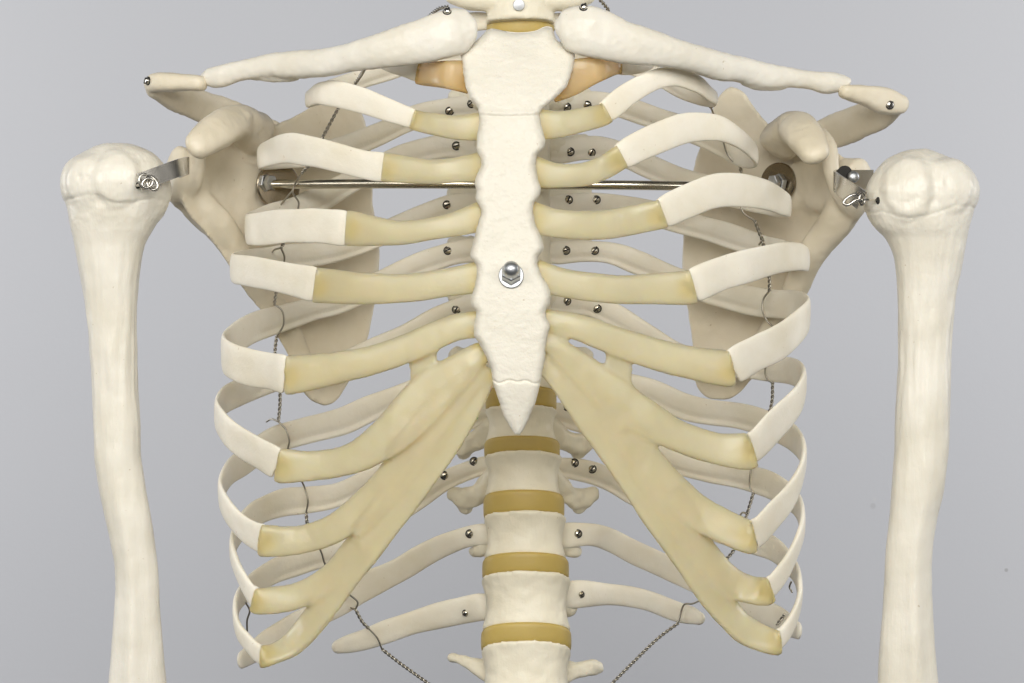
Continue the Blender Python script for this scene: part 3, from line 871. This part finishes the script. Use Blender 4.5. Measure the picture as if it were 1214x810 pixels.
exL = [
    pxtube([(300, 225, 13.1, 26, 7), (268, 214, 11.9, 28, 9), (244, 210, 10.9, 29, 13), (226, 209, 10.1, 31, 20), (209, 207, 9.6, 35, 26)], cap='soft'),   # neck and socket
    pxtube([(226, 232, 10.4, 22, 16), (240, 249, 10.5, 21, 15), (259, 268, 11.0, 20, 13), (279, 296, 11.8, 18, 12), (304, 334, 12.9, 16, 10), (330, 369, 14.1, 14, 8), (354, 411, 15.2, 12, 6), (372, 450, 16.0, 10, 5)]),      # lateral border
    pxtube([(302, 158, 12.6, 26, 18), (284, 146, 10.4, 22, 18), (264, 152, 7.8, 22, 16), (246, 164, 6.3, 21, 15), (236, 171, 5.7, 18, 13)], exp=2.7),                # coracoid
    pxtube([(236, 99, 8.2, 10, 13), (213, 98, 8.6, 11, 14), (189, 98, 9.2, 12, 13), (181, 100, 9.6, 10, 11)], exp=3.0),                                              # acromion
    pxtube([(184, 104, 10.0, 14, 10), (207, 112, 11.6, 20, 9), (236, 126, 13.6, 19, 8), (272, 138, 15.6, 20, 7), (325, 156, 17.0, 12, 6)], exp=2.6),            # spine of the blade
    pxtube([(236, 180, 9.2, 9, 9), (237, 196, 9.1, 9, 9), (232, 214, 9.2, 9, 9), (222, 230, 9.6, 9, 9), (212, 240, 10.1, 8, 8)]),                              # rim of the socket
    ellipsoid(P(285, 140, 9.9), 0.007, 0.008, 0.005),
]
exR = [
    pxtube([(925, 226, 13.9, 26, 6), (955, 220, 12.8, 32, 8), (982, 220, 11.5, 34, 11), (1000, 222, 10.6, 35, 18), (1018, 223, 9.8, 37, 26)], cap='soft'),
    pxtube([(1004, 243, 10.5, 22, 16), (994, 259, 10.7, 21, 15), (979, 279, 11.2, 20, 13), (961, 303, 12.0, 18, 12), (942, 343, 12.9, 16, 10), (924, 376, 13.8, 14, 8), (899, 412, 14.9, 12, 6), (874, 448, 15.9, 10, 5)]),
    pxtube([(926, 168, 12.6, 26, 18), (939, 153, 10.5, 21, 18), (950, 157, 8.0, 23, 16), (961, 171, 6.4, 21, 15), (966, 180, 5.7, 18, 13)], exp=2.7),
    pxtube([(1002, 109, 8.2, 9, 12), (1024, 113, 8.6, 13, 13), (1050, 120, 9.2, 16, 12), (1066, 124, 9.6, 12, 10)], exp=3.0),
    pxtube([(1062, 124, 10.0, 13, 8), (1042, 134, 11.6, 20, 8), (1014, 146, 13.6, 21, 8), (982, 158, 15.6, 20, 7), (930, 172, 17.0, 12, 6)], exp=2.6),
    pxtube([(974, 160, 10.9, 9, 9), (984, 180, 9.6, 9, 9), (985, 200, 9.1, 9, 9), (991, 224, 9.2, 9, 9), (1002, 243, 9.6, 9, 9), (1013, 255, 10.1, 8, 8)]),
    ellipsoid(P(936, 147, 10.0), 0.0065, 0.008, 0.006),
]
scapL = scapula(outL, YbL, exL, 0.36)
scapR = scapula(outR, YbR, exR, 0.36)

# hardware on the shoulder blades: plates, nuts, cross rod
def plate(sc, px, py, r, nx, nutpx, nutpy):
    p, n = surf(sc, px, py)
    n = Vector((nx, -0.86, 0.05)).normalized()
    ref = n.cross(Vector((0, 0, 1))).normalized(); up_ = n.cross(ref)
    off = 0.0
    for k in range(24):       # seat the plate on the highest points of the bone under its rim
        q = p + (ref * math.cos(k * math.pi / 12) + up_ * math.sin(k * math.pi / 12)) * r
        d = (q - CAM).normalized(); hh = _bv[sc.name].ray_cast(CAM, d)
        if hh[0] is not None and abs(hh[0].y - p.y) < 0.02: off = max(off, (hh[0] - p).dot(n))
    p = p + n * (min(off, 0.009) + 0.0006)
    with_edges(MB().add(lathe([(r * 0.2, -1.2e-3), (r, -1.2e-3), (r, 0.0), (r * 0.95, 0.5e-3), (r * 0.2, 0.5e-3)], p, n, 36)).build('anchor_plate', M['plate'], sc))
    q = p + n * 0.0005
    ax = Vector((0.8 if nx > 0 else -0.8, -0.6, 0)).normalized()
    c = P(nutpx, nutpy, 0); d = (c - CAM).normalized()
    c = CAM + d * ((p.y - 0.0035 - CAM.y) / d.y)
    with_edges(MB().add(hexprism(c - ax * 0.0028, ax, 12.5 * mm, 0, 3.0e-3, 0.25)).build('hex_nut', M['zinc'], sc), 0.4)
    with_edges(MB().add(hexprism(c, ax, 10.5 * mm, 0.8e-3, 3.8e-3, 0.0)).build('hex_nut', M['zinc'], sc), 0.4)
    return c
cl_ = plate(scapL, 322, 222, 30 * mm, 0.45, 317, 217)
cr_ = plate(scapR, 925, 217, 26 * mm, -0.60, 921, 217)
a = P(322, 217, 11.2); b = P(920, 221, 11.2)
ca = Vector((cl_.x, cl_.y, a.z)); cb = Vector((cr_.x, cr_.y, b.z))
ca.y = cl_.y; cb.y = cr_.y
MB().add(tube([ca, b * 0.25 + a * 0.75, a * 0.5 + b * 0.5, b * 0.75 + a * 0.25, cb], 6.0 * mm, 16, 6)).build('cross_rod', M['rod'], torso)

# small slotted screws
def screw(px, py, target, parent, r=4.6, tiltx=0.0, tiltz=0.0, h=1.9e-3, spin=0.4, material='screw'):
    p, n = surf(target, px, py)
    n = (n + Vector((tiltx, -0.6, tiltz))).normalized()
    p = p - n * 0.0004
    ref = Vector((math.cos(spin), 0, math.sin(spin)))
    u = (ref - n * ref.dot(n)).normalized(); w = n.cross(u)
    mb = MB()
    R_ = r * mm
    mb.add(lathe([(R_ * 0.5, -2e-3), (R_ * 0.5, 0), (R_ * 0.97, 0.05e-3), (R_, h * 0.4), (R_ * 0.86, h * 0.75), (R_ * 0.55, h * 0.95), (R_ * 0.1, h)], p, n, 16))
    nf = len(mb.f)
    q = []
    for dx, dy, dz in ((-1, -1, .45), (1, -1, .45), (1, 1, .45), (-1, 1, .45), (-1, -1, 1.06), (1, -1, 1.06), (1, 1, 1.06), (-1, 1, 1.06)):
        q.append(p + u * (dx * R_ * 0.84) + w * (dy * R_ * 0.19) + n * (dz * h))
    mb.add((q, [(0, 3, 2, 1), (4, 5, 6, 7), (0, 1, 5, 4), (1, 2, 6, 5), (2, 3, 7, 6), (3, 0, 4, 7)]))       # the slot
    mb.add(lathe([(R_ * 0.6, -0.3e-3), (R_ * 1.22, -0.3e-3), (R_ * 1.22, 0.42e-3), (R_ * 0.6, 0.45e-3)], p, n, 16))   # dark ring painted in as the shadow gap round the head
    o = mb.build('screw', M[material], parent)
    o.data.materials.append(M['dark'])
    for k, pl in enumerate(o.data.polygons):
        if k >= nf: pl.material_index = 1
    return with_edges(o, 0.5)
for key, spots in {
    'L3': [(533, 132), (559, 123)], 'L4': [(541, 173)], 'L5': [(530, 243)], 'L6': [(531, 297)], 'L7': [(541, 367)], 'L8': [(532, 430)],
    'L9': [(562, 493)], 'L10': [(527, 564), (562, 547)], 'L11': [(557, 633)], 'L12': [(552, 727)],
    'R3': [(672, 127), (696, 125)], 'R4': [(676, 180), (701, 181)], 'R5': [(674, 237), (707, 237)], 'R6': [(671, 297), (705, 297)],
    'R7': [(672, 357), (708, 366)], 'R9': [(672, 482)], 'R10': [(681, 549), (702, 556)], 'R11': [(685, 633)], 'R12': [(689, 705)]}.items():
    for (x, y) in spots:
        o = RIBS[key][0]
        screw(x, y, o, o, 4.9 if key not in ('L12', 'R12') else 4.0, 0.35 * (1 if x < 617 else -1) * random.uniform(0.2, 1), random.uniform(-.2, .35), spin=random.uniform(0.3, 1.2))
screw(175, 96, scapL, scapL, 4.6, -0.8, 0.1, 2.2e-3, 0.9, 'steel')
screw(1055, 124, scapR, scapR, 5.2, 0.1, 0.2, 1.4e-3, 0.9, 'steel')
screw(530, 7, clav[0], clav[0], 4.4, 0.1, 0.5, 2.4e-3, 0.9, 'steel')
screw(692, 6, clav[1], clav[1], 4.4, 0.1, 0.5, 2.4e-3, 0.9, 'steel')

# ------------------------------------------------------------------ lashing wires
def twisted(mb, pts, r=0.00056, pitch=0.0050):
    d = spline([(p.x, p.y, p.z) for p in pts], 24)
    V = [Vector(q) for q in d]
    L = [0.0]
    for p, q in zip(V, V[1:]): L.append(L[-1] + (q - p).length)
    n = max(8, int(L[-1] / pitch * 9))
    def at(s):
        for i in range(len(L) - 1):
            if L[i + 1] >= s: 
                t = (s - L[i]) / max(1e-9, L[i + 1] - L[i]); return V[i].lerp(V[i + 1], t), (V[i + 1] - V[i]).normalized()
        return V[-1], (V[-1] - V[-2]).normalized()
    for ph in (0, math.pi):
        s = []
        for i in range(n + 1):
            c, t = at(L[-1] * i / n)
            u = t.cross(Vector((0, 1, 0))).normalized(); w = t.cross(u)
            a = 2 * math.pi * (L[-1] * i / n) / pitch + ph
            q = c + (u * math.cos(a) + w * math.sin(a)) * r
            s.append((q.x, q.y, q.z, r * 0.85, r * 0.85))
        mb.add(sweep(s, FRONT, 2, 6))
def single(mb, pts, r=0.00052):
    mb.add(tube(pts, r, 8, 8))
def wire(segs):
    mb = MB()
    for kind, pts in segs:
        q = [P(*p) for p in pts]
        (twisted if kind == 't' else single)(mb, q)
    return mb.build('lashing_wire', M['wire'], torso)
wire([
    ('t', [(432, 82, 8), (426, 92, 10.8), (405, 122, 12.4), (384, 160, 12.6)]),
    ('t', [(384, 160, 12.6), (372, 190, 11.8), (357, 206, 11.4)]), ('s', [(357, 206, 11.4), (350, 218, 11.9), (347, 228, 11.9), (354, 240, 11.6), (353, 250, 11.4)]),
    ('s', [(347, 226, 11.9), (340, 234, 12.0), (332, 244, 12.4)]),
    ('t', [(353, 250, 11.4), (340, 280, 11.4), (333, 295, 11.4)]), ('s', [(333, 294, 11.4), (326, 296, 11.8), (323, 299, 12.3)]), ('s', [(333, 294, 11.4), (337, 304, 11.6), (336, 316, 12.2)]),
    ('t', [(336, 316, 12.2), (328, 345, 12.0), (325, 361, 12.2)]), ('s', [(325, 361, 12.2), (334, 368, 12.2), (336, 385, 12.3), (328, 399, 12.5)]),
    ('t', [(328, 399, 12.5), (326, 420, 12.2), (332, 470, 12.2), (330, 500, 12.4)]), ('s', [(330, 500, 12.4), (338, 508, 12.4), (343, 522, 12.4), (341, 533, 12.6)]), ('s', [(330, 500, 12.4), (322, 497, 12.8), (316, 500, 13.2)]),
    ('t', [(341, 533, 12.6), (352, 560, 12.2)]), ('s', [(352, 560, 12.2), (361, 578, 12.6), (365, 594, 12.6), (363, 608, 12.8)]), ('t', [(363, 608, 12.8), (364, 620, 12.6)]),
    ('t', [(364, 620, 12.6), (374, 640, 12.2)]), ('s', [(374, 640, 12.2), (381, 655, 12.6), (385, 668, 13.0), (396, 690, 13.2), (411, 703, 14.4)]),
    ('s', [(411, 703, 14.4), (418, 708, 14.6), (424, 714, 14.7), (421, 722, 14.9), (416, 721, 15.1)]), ('t', [(421, 722, 14.8), (430, 738, 14.8), (438, 746, 14.9)]),
    ('s', [(438, 746, 14.9), (447, 756, 15.0), (453, 770, 15.2)]), ('t', [(453, 770, 15.2), (475, 787, 15.0), (510, 812, 14.6)]),
])
wire([('s', [(291, 714, 9.0), (296, 724, 9.2), (293, 735, 9.4), (293, 748, 9.6)])])
wire([
    ('t', [(835, 105, 9.6), (843, 128, 10.4)]), ('s', [(857, 166, 11.6), (862, 182, 11.8), (868, 190, 11.8), (877, 196, 11.8)]), ('t', [(877, 196, 11.8), (879, 205, 11.8)]),
    ('s', [(843, 128, 10.4), (850, 145, 11.2), (857, 166, 11.6)]),
    ('s', [(879, 205, 11.8), (878, 238, 11.8), (881, 252, 11.8), (895, 262, 11.8)]), ('t', [(895, 262, 11.8), (899, 273, 11.8), (904, 285, 11.8)]), ('s', [(904, 285, 11.8), (900, 290, 12)]),
    ('t', [(904, 285, 11.8), (912, 330, 11.6), (912, 345, 11.8)]), ('s', [(912, 345, 11.8), (905, 355, 12), (904, 368, 12), (909, 380, 12), (917, 388, 11.8)]),
    ('t', [(917, 388, 11.8), (913, 420, 11.6)]), ('s', [(913, 420, 11.6), (907, 440, 11.8), (910, 450, 11.8), (916, 454, 11.8)]), ('t', [(916, 454, 11.8), (915, 478, 11.8), (905, 510, 11.8)]),
    ('s', [(905, 510, 11.8), (892, 550, 12), (889, 566, 12), (889, 577, 12), (893, 585, 11.9)]), ('t', [(893, 585, 11.9), (886, 609, 12)]), ('s', [(886, 609, 12), (880, 608, 12.4), (876, 614, 12.8)]),
    ('t', [(886, 609, 12), (870, 652, 12.4), (856, 669, 12.8), (830, 712, 13.6)]),
    ('s', [(830, 712, 13.6), (820, 716, 14.6), (811, 717, 15.0), (804, 738, 15.1)]), ('t', [(804, 739, 15.1), (780, 757, 15.0), (750, 786, 14.8), (724, 812, 14.6)]),
])
wire([('s', [(938, 690, 9.6), (936, 696, 9.8), (939, 702, 9.8)])])
wire([('t', [(930, 729, 10), (921, 741, 10.2)])])
wire([('t', [(531, 8, 2.0), (521, 10, 2.6), (508, 20, 4.0)])])
wire([('t', [(705, -6, 3.0), (714, 3, 3.4), (722, 13, 4.0)])])

# ------------------------------------------------------------------ upper arm bones
def humerus(left, right, Yc, plates, dents, ridge_line, label, base, crest):
    root = empty('humerus', base)
    tag(root, label, 'arm bone', 'upper arm bones')
    mb = MB()
    ys = []; y = max(left[0][0], right[0][0])
    ye = 835
    while y <= ye: ys.append(y); y += 2 if y < 200 else 4
    V = []; F = []; NX = 36
    for y in ys:
        a, b = smooth_interp(left, y), smooth_interp(right, y)
        hw = (b - a) / 2; xc = (a + b) / 2
        dep = interp([(168, 1.0), (190, 0.8), (240, 0.74), (300, 0.92), (420, 1.0), (620, 0.92), (830, 0.62)], y) * hw
        for j in range(NX):
            th = 2 * math.pi * j / NX
            ex = 2 / interp([(168, 2.0), (250, 2.1), (330, 2.35), (600, 2.2), (830, 2.0)], y)
            q = P(xc + hw * sgnpow(math.cos(th), ex), y, Yc)
            q.y += dep * S * sgnpow(math.sin(th), ex)
            if y > 520 and math.sin(th) < 0:        # blunt front crest of the lower shaft
                q.y -= 0.30 * dep * S * min(1.0, (y - 520) / 220.0) * math.exp(-((math.cos(th) - crest) / 0.3) ** 2)
            # blunt front crest on the shaft
            V.append(q)
    n = len(ys)
    for i in range(n - 1):
        for j in range(NX):
            p = i * NX + j; q = i * NX + (j + 1) % NX; F.append((p, q, q + NX, p + NX))
    F.append(tuple(range(NX))); F.append(tuple((n - 1) * NX + j for j in range(NX)))
    mb.add((V, F))
    def disp(p):
        zpx = 405 - p.z / K(Yc)
        d = 0.0005 * rawnoise(p, 38) + 0.0002 * rawnoise(p, 110, 3)
        fx = 607 + p.x / K(Yc - 1.8); fy = 405 - p.z / K(Yc - 1.8)
        if p.y < Yc * 0.01:
            wf = min(1.0, (Yc * 0.01 - p.y) / 0.008)
            for (cx, cy, rx, ry, h) in plates:
                r = math.sqrt(((fx - cx) / rx) ** 2 + ((fy - cy) / ry) ** 2) * (1 + 0.10 * noise.noise(Vector((fx * 0.07, fy * 0.07, 2))))
                q = max(0.0, min(1.0, (1.25 - r) / 0.5)); d += wf * h * 0.001 * q * q * (3 - 2 * q)
            for (cx, cy, rx, ry, h) in dents:
                d += wf * h * 0.001 * math.exp(-((fx - cx) / rx) ** 2 - ((fy - cy) / ry) ** 2)
        g = noise.noise(Vector((p.x * 150, p.y * 150, p.z * 20)))
        w = math.exp(-((zpx - 410) / 125.0) ** 2)
        d += 0.0003 * g * w + 0.00065 * noise.noise(Vector((p.x * 300, p.y * 300, p.z * 42))) * w
        # growth line below the head: a step with a groove on its lower side
        xpx = 607 + p.x / K(Yc)
        yl = interp(ridge_line, xpx) + 2.2 * noise.noise(Vector((xpx * 0.09, 1, 4)))
        t = zpx - yl
        if p.y < Yc * 0.01 + 0.008:
            d += 0.0004 * (0.5 - 0.5 * math.tanh(t / 2.2)) * math.exp(-max(0, -t) / 26.0)
            d += -0.00045 * (0.6 + 0.9 * noise.noise(Vector((xpx * 0.06, 3, 1)))) * math.exp(-((t - 3.0) / 1.2) ** 2)
        if zpx < 275: d += 0.00022 * rawnoise(p, 170, 7) + 0.00014 * rawnoise(p, 420, 1)
        return d
    o = mb.remesh('bone', 0.0008, M['arm'], root, 8, disp)
    return root, o
HLl = [(170, 124), (173, 113), (177, 105), (183, 94), (190, 83), (197, 77), (207, 73), (220, 72), (233, 74), (243, 78), (253, 80), (270, 84), (310, 93), (357, 100), (410, 105), (470, 110), (537, 112), (560, 115), (600, 121), (640, 130), (672, 135.5), (700, 136.5), (730, 135), (767, 132), (835, 126)]
HLr = [(170, 152), (173, 164), (177, 173), (183, 183), (190, 190), (197, 195), (207, 199), (220, 202), (233, 202), (243, 200), (250, 197), (258, 192), (267, 185), (275, 180), (290, 172), (313, 167), (353, 163), (403, 162), (453, 163), (503, 167), (540, 168), (590, 175), (633, 182), (673, 187), (720, 190), (760, 193), (835, 200)]
armL, boneL = humerus(HLl, HLr, 5.5,
    [(139, 212, 25, 32, 2.0), (99, 214, 20, 30, 1.2), (172, 214, 22, 34, 0.7)], [(117, 206, 6, 26, -0.8), (110, 180, 20, 7, -0.4), (163, 190, 22, 6, -0.6), (96, 210, 3, 4, -0.8), (106, 211, 3, 3, -0.6)],
    [(70, 238), (90, 234), (112, 229), (125, 231), (140, 240), (160, 240), (185, 233), (205, 240)],
    'ivory upper arm bone hanging left of the rib cage, knotted steel eye at head', P(155, 830, 5.5), -0.15)
HRl = [(177, 1078), (180, 1068), (187, 1054), (193, 1046), (203, 1038), (220, 1028), (230, 1025), (240, 1024), (250, 1025), (257, 1028), (270, 1036), (283, 1050), (307, 1060), (353, 1065), (420, 1065), (487, 1062), (540, 1060), (607, 1055), (647, 1050), (707, 1047), (757, 1043), (835, 1040)]
HRr = [(177, 1100), (180, 1109), (187, 1124), (193, 1142), (203, 1153), (212, 1158), (223, 1161), (235, 1160), (247, 1156), (270, 1149), (313, 1140), (353, 1133), (403, 1128), (470, 1127), (503, 1125), (540, 1124), (580, 1120), (623, 1110), (660, 1105), (707, 1105), (757, 1108), (835, 1116)]
armR, boneR = humerus(HRl, HRr, 5.5,
    [(1076, 222, 26, 37, 2.1), (1132, 217, 22, 34, 1.2), (1042, 225, 16, 30, 0.5)], [(1108, 208, 7, 26, -0.8), (1122, 188, 10, 9, -0.9), (1068, 188, 22, 6, -0.6), (1121, 217, 4, 7, -0.8)],
    [(1020, 250), (1045, 250), (1062, 256), (1080, 257), (1105, 251), (1125, 243), (1145, 243), (1165, 248)],
    'ivory upper arm bone hanging right of the rib cage, thin pin joining head to hook', P(1080, 830, 5.5), 0.2)

# steel straps from the shoulder sockets to the arm bones
def strap(path, width, thick, name, parent, widths=None):
    """path of 3D points, ribbon height along z"""
    s = spline([(p.x, p.y, p.z, width / 2, thick / 2) for p in path], 10)
    def out(p): return Vector((0.25, -1, 0.0))
    # normal from the path's own bend: perpendicular to tangent, in the horizontal plane
    pts = [Vector(q[:3]) for q in s]; V = []; F = []
    for i, c in enumerate(pts):
        t = (pts[min(i + 1, len(pts) - 1)] - pts[max(i - 1, 0)]).normalized()
        up = Vector((0, 0, 1)); nrm = t.cross(up).normalized(); up = nrm.cross(t).normalized()
        h = s[i][3]; k = s[i][4]
        V += [c + up * h + nrm * k, c + up * h - nrm * k, c - up * h - nrm * k, c - up * h + nrm * k]
    for i in range(len(pts) - 1):
        for j in range(4):
            a = i * 4 + j; b = i * 4 + (j + 1) % 4; F.append((a, b, b + 4, a + 4))
    F.append((0, 1, 2, 3)); e = (len(pts) - 1) * 4; F.append((e + 3, e + 2, e + 1, e))
    return with_edges(finish_mesh(name, V, F, M['steel'], parent), 0.6)
strap([P(165, 216, 2.6), P(190, 207, 3.2), P(212, 199, 3.8), P(220, 197, 4.2), P(223, 196.5, 5.0), P(220, 198, 5.8), P(213, 201, 6.6)], 21 * mm, 1.3e-3, 'strap_bracket', scapL)
screw(212, 197, scapL, scapL, 4, 0, 0)
strap([P(1022, 238, 3.8), P(1010, 229, 4.2), P(997, 221, 4.8), P(991, 216, 5.4), P(990, 214, 6.4), P(996, 212, 7.2), P(1015, 213, 7.7), P(1035, 213, 8.2)], 24 * mm, 1.3e-3, 'strap_bracket', scapR)
with_edges(MB().add(lathe([(10 * mm, 0), (10 * mm, 1e-3), (3 * mm, 1.2e-3)], P(1001, 206, 7.0), Vector((0.4, -1, 0)), 20)).build('washer', M['dark'], scapR))
sc = MB().add(lathe([(7.2 * mm, 0), (7.4 * mm, 1.0e-3), (6.4 * mm, 2.2e-3), (4 * mm, 2.9e-3), (1 * mm, 3.1e-3)], P(1011, 210, 6.8), Vector((0.35, -1, 0.1)), 20))
sc.add(lathe([(3 * mm, -6e-3), (3 * mm, 0.5e-3)], P(1011, 210, 6.8), Vector((0.35, -1, 0.1)), 12)).build('screw', M['zinc'], scapR)

def loop(c, rx, rz, tilt, r, yaw=0.0, turns=1.0, n=24, pitch=0.0):
    pts = []
    for i in range(int(n * turns) + 1):
        a = 2 * math.pi * i / n
        x = rx * math.cos(a); z = rz * math.sin(a)
        X = x * math.cos(tilt) - z * math.sin(tilt); Z = x * math.sin(tilt) + z * math.cos(tilt)
        pts.append(c + Vector((X * math.cos(yaw), X * math.sin(yaw) + pitch * i / n, Z)))
    return tube(pts, r, 8, 2)
hb = MB()
hb.add(loop(P(171, 215, 1.9), 6.5 * mm, 8.5 * mm, 0.2, 1.7 * mm, 0.5))
hb.add(loop(P(180, 217, 1.7), 9.5 * mm, 6.0 * mm, -0.9, 1.8 * mm, -0.3, 1.6, 24, 0.002))
hb.add(loop(P(175, 217, 1.6), 7 * mm, 5 * mm, 0.6, 1.7 * mm, 0.3))
hb.add(tube([P(163, 220, 3.2), P(168, 218, 2.2), P(174, 214, 1.7)], 1.9 * mm, 8, 6))
hb.build('eye_hook', M['steel'], armL)
MB().add(ellipsoid(surf(boneL, 163, 220)[0], 4.2 * mm, 2.4 * mm, 4.2 * mm, 14, 8)).build('pin_hole', M['dark'], armL)
hb = MB()
hb.add(tube([P(1021, 234, 3.0), P(1012, 231, 2.8), P(1003, 236, 2.8), P(1000, 241, 2.8), P(1005, 243, 2.8), P(1016, 237, 2.8), P(1022, 239, 2.9)], 1.8 * mm, 8, 8))
hb.add(loop(P(1022, 236, 3.0), 4.5 * mm, 7.0 * mm, -0.1, 1.7 * mm, 0.6))
hb.add(tube([P(1022, 237, 3.0), P(1030, 237, 3.2), P(1043, 238, 4.6)], 1.6 * mm, 8, 6))
hb.build('eye_hook', M['steel'], armR)
MB().add(ellipsoid(surf(boneR, 1041, 238)[0], 3.0 * mm, 2.4 * mm, 4.6 * mm, 14, 8)).build('pin_hole', M['dark'], armR)

# ------------------------------------------------------------------ lamps, world, camera
def area(name, loc, target, size, power, col=(1, 1, 1), size_y=None):
    l = bpy.data.lights.new(name, 'AREA'); l.energy = power; l.color = col
    l.shape = 'RECTANGLE'; l.size = size; l.size_y = size_y or size
    o = bpy.data.objects.new(name, l); COL.objects.link(o)
    o.location = loc
    d = Vector(target) - Vector(loc)
    o.rotation_euler = d.to_track_quat('-Z', 'Y').to_euler()
    return o
area('softbox_above_camera', (-0.05, -2.4, 0.80), (0, 0.08, -0.02), 1.3, 51, (1.0, 0.985, 0.95), 1.1)
area('softbox_left', (-1.35, -1.75, 0.62), (0, 0.05, 0.0), 0.85, 15, (1.0, 0.985, 0.955), 0.85)
area('softbox_right', (1.35, -1.75, 0.62), (0, 0.05, 0.0), 0.85, 12.5, (1.0, 0.985, 0.955), 0.85)
area('added_wall_fill_left', (-1.5, 0.45, 0.25), (-0.25, 1.3, -0.05), 0.6, 10.4, (0.97, 0.98, 1.0))  # unseen fill added to brighten the backdrop
area('added_wall_fill_right', (1.5, 0.45, 0.25), (0.25, 1.3, -0.05), 0.6, 11.0, (0.97, 0.98, 1.0))  # its counterpart, also added to brighten the backdrop

w = bpy.data.worlds.new('World'); SC.world = w; w.use_nodes = True
bg = w.node_tree.nodes['Background']; bg.inputs['Color'].default_value = (0.9, 0.9, 0.92, 1); bg.inputs['Strength'].default_value = 0.075

cam = bpy.data.cameras.new('camera'); co = bpy.data.objects.new('camera', cam); COL.objects.link(co)
co.location = CAM; co.rotation_euler = (math.radians(90), 0, 0)
cam.sensor_width = 36.0; cam.lens = 36.0 * (CAMD * 0.01) / (1214 * S)
cam.clip_start = 0.05; cam.clip_end = 50
SC.camera = co
SC.render.resolution_x, SC.render.resolution_y = 1024, 683
SC.view_settings.view_transform = 'Standard'; SC.view_settings.look = 'None'
SC.view_settings.exposure = 0; SC.view_settings.gamma = 1
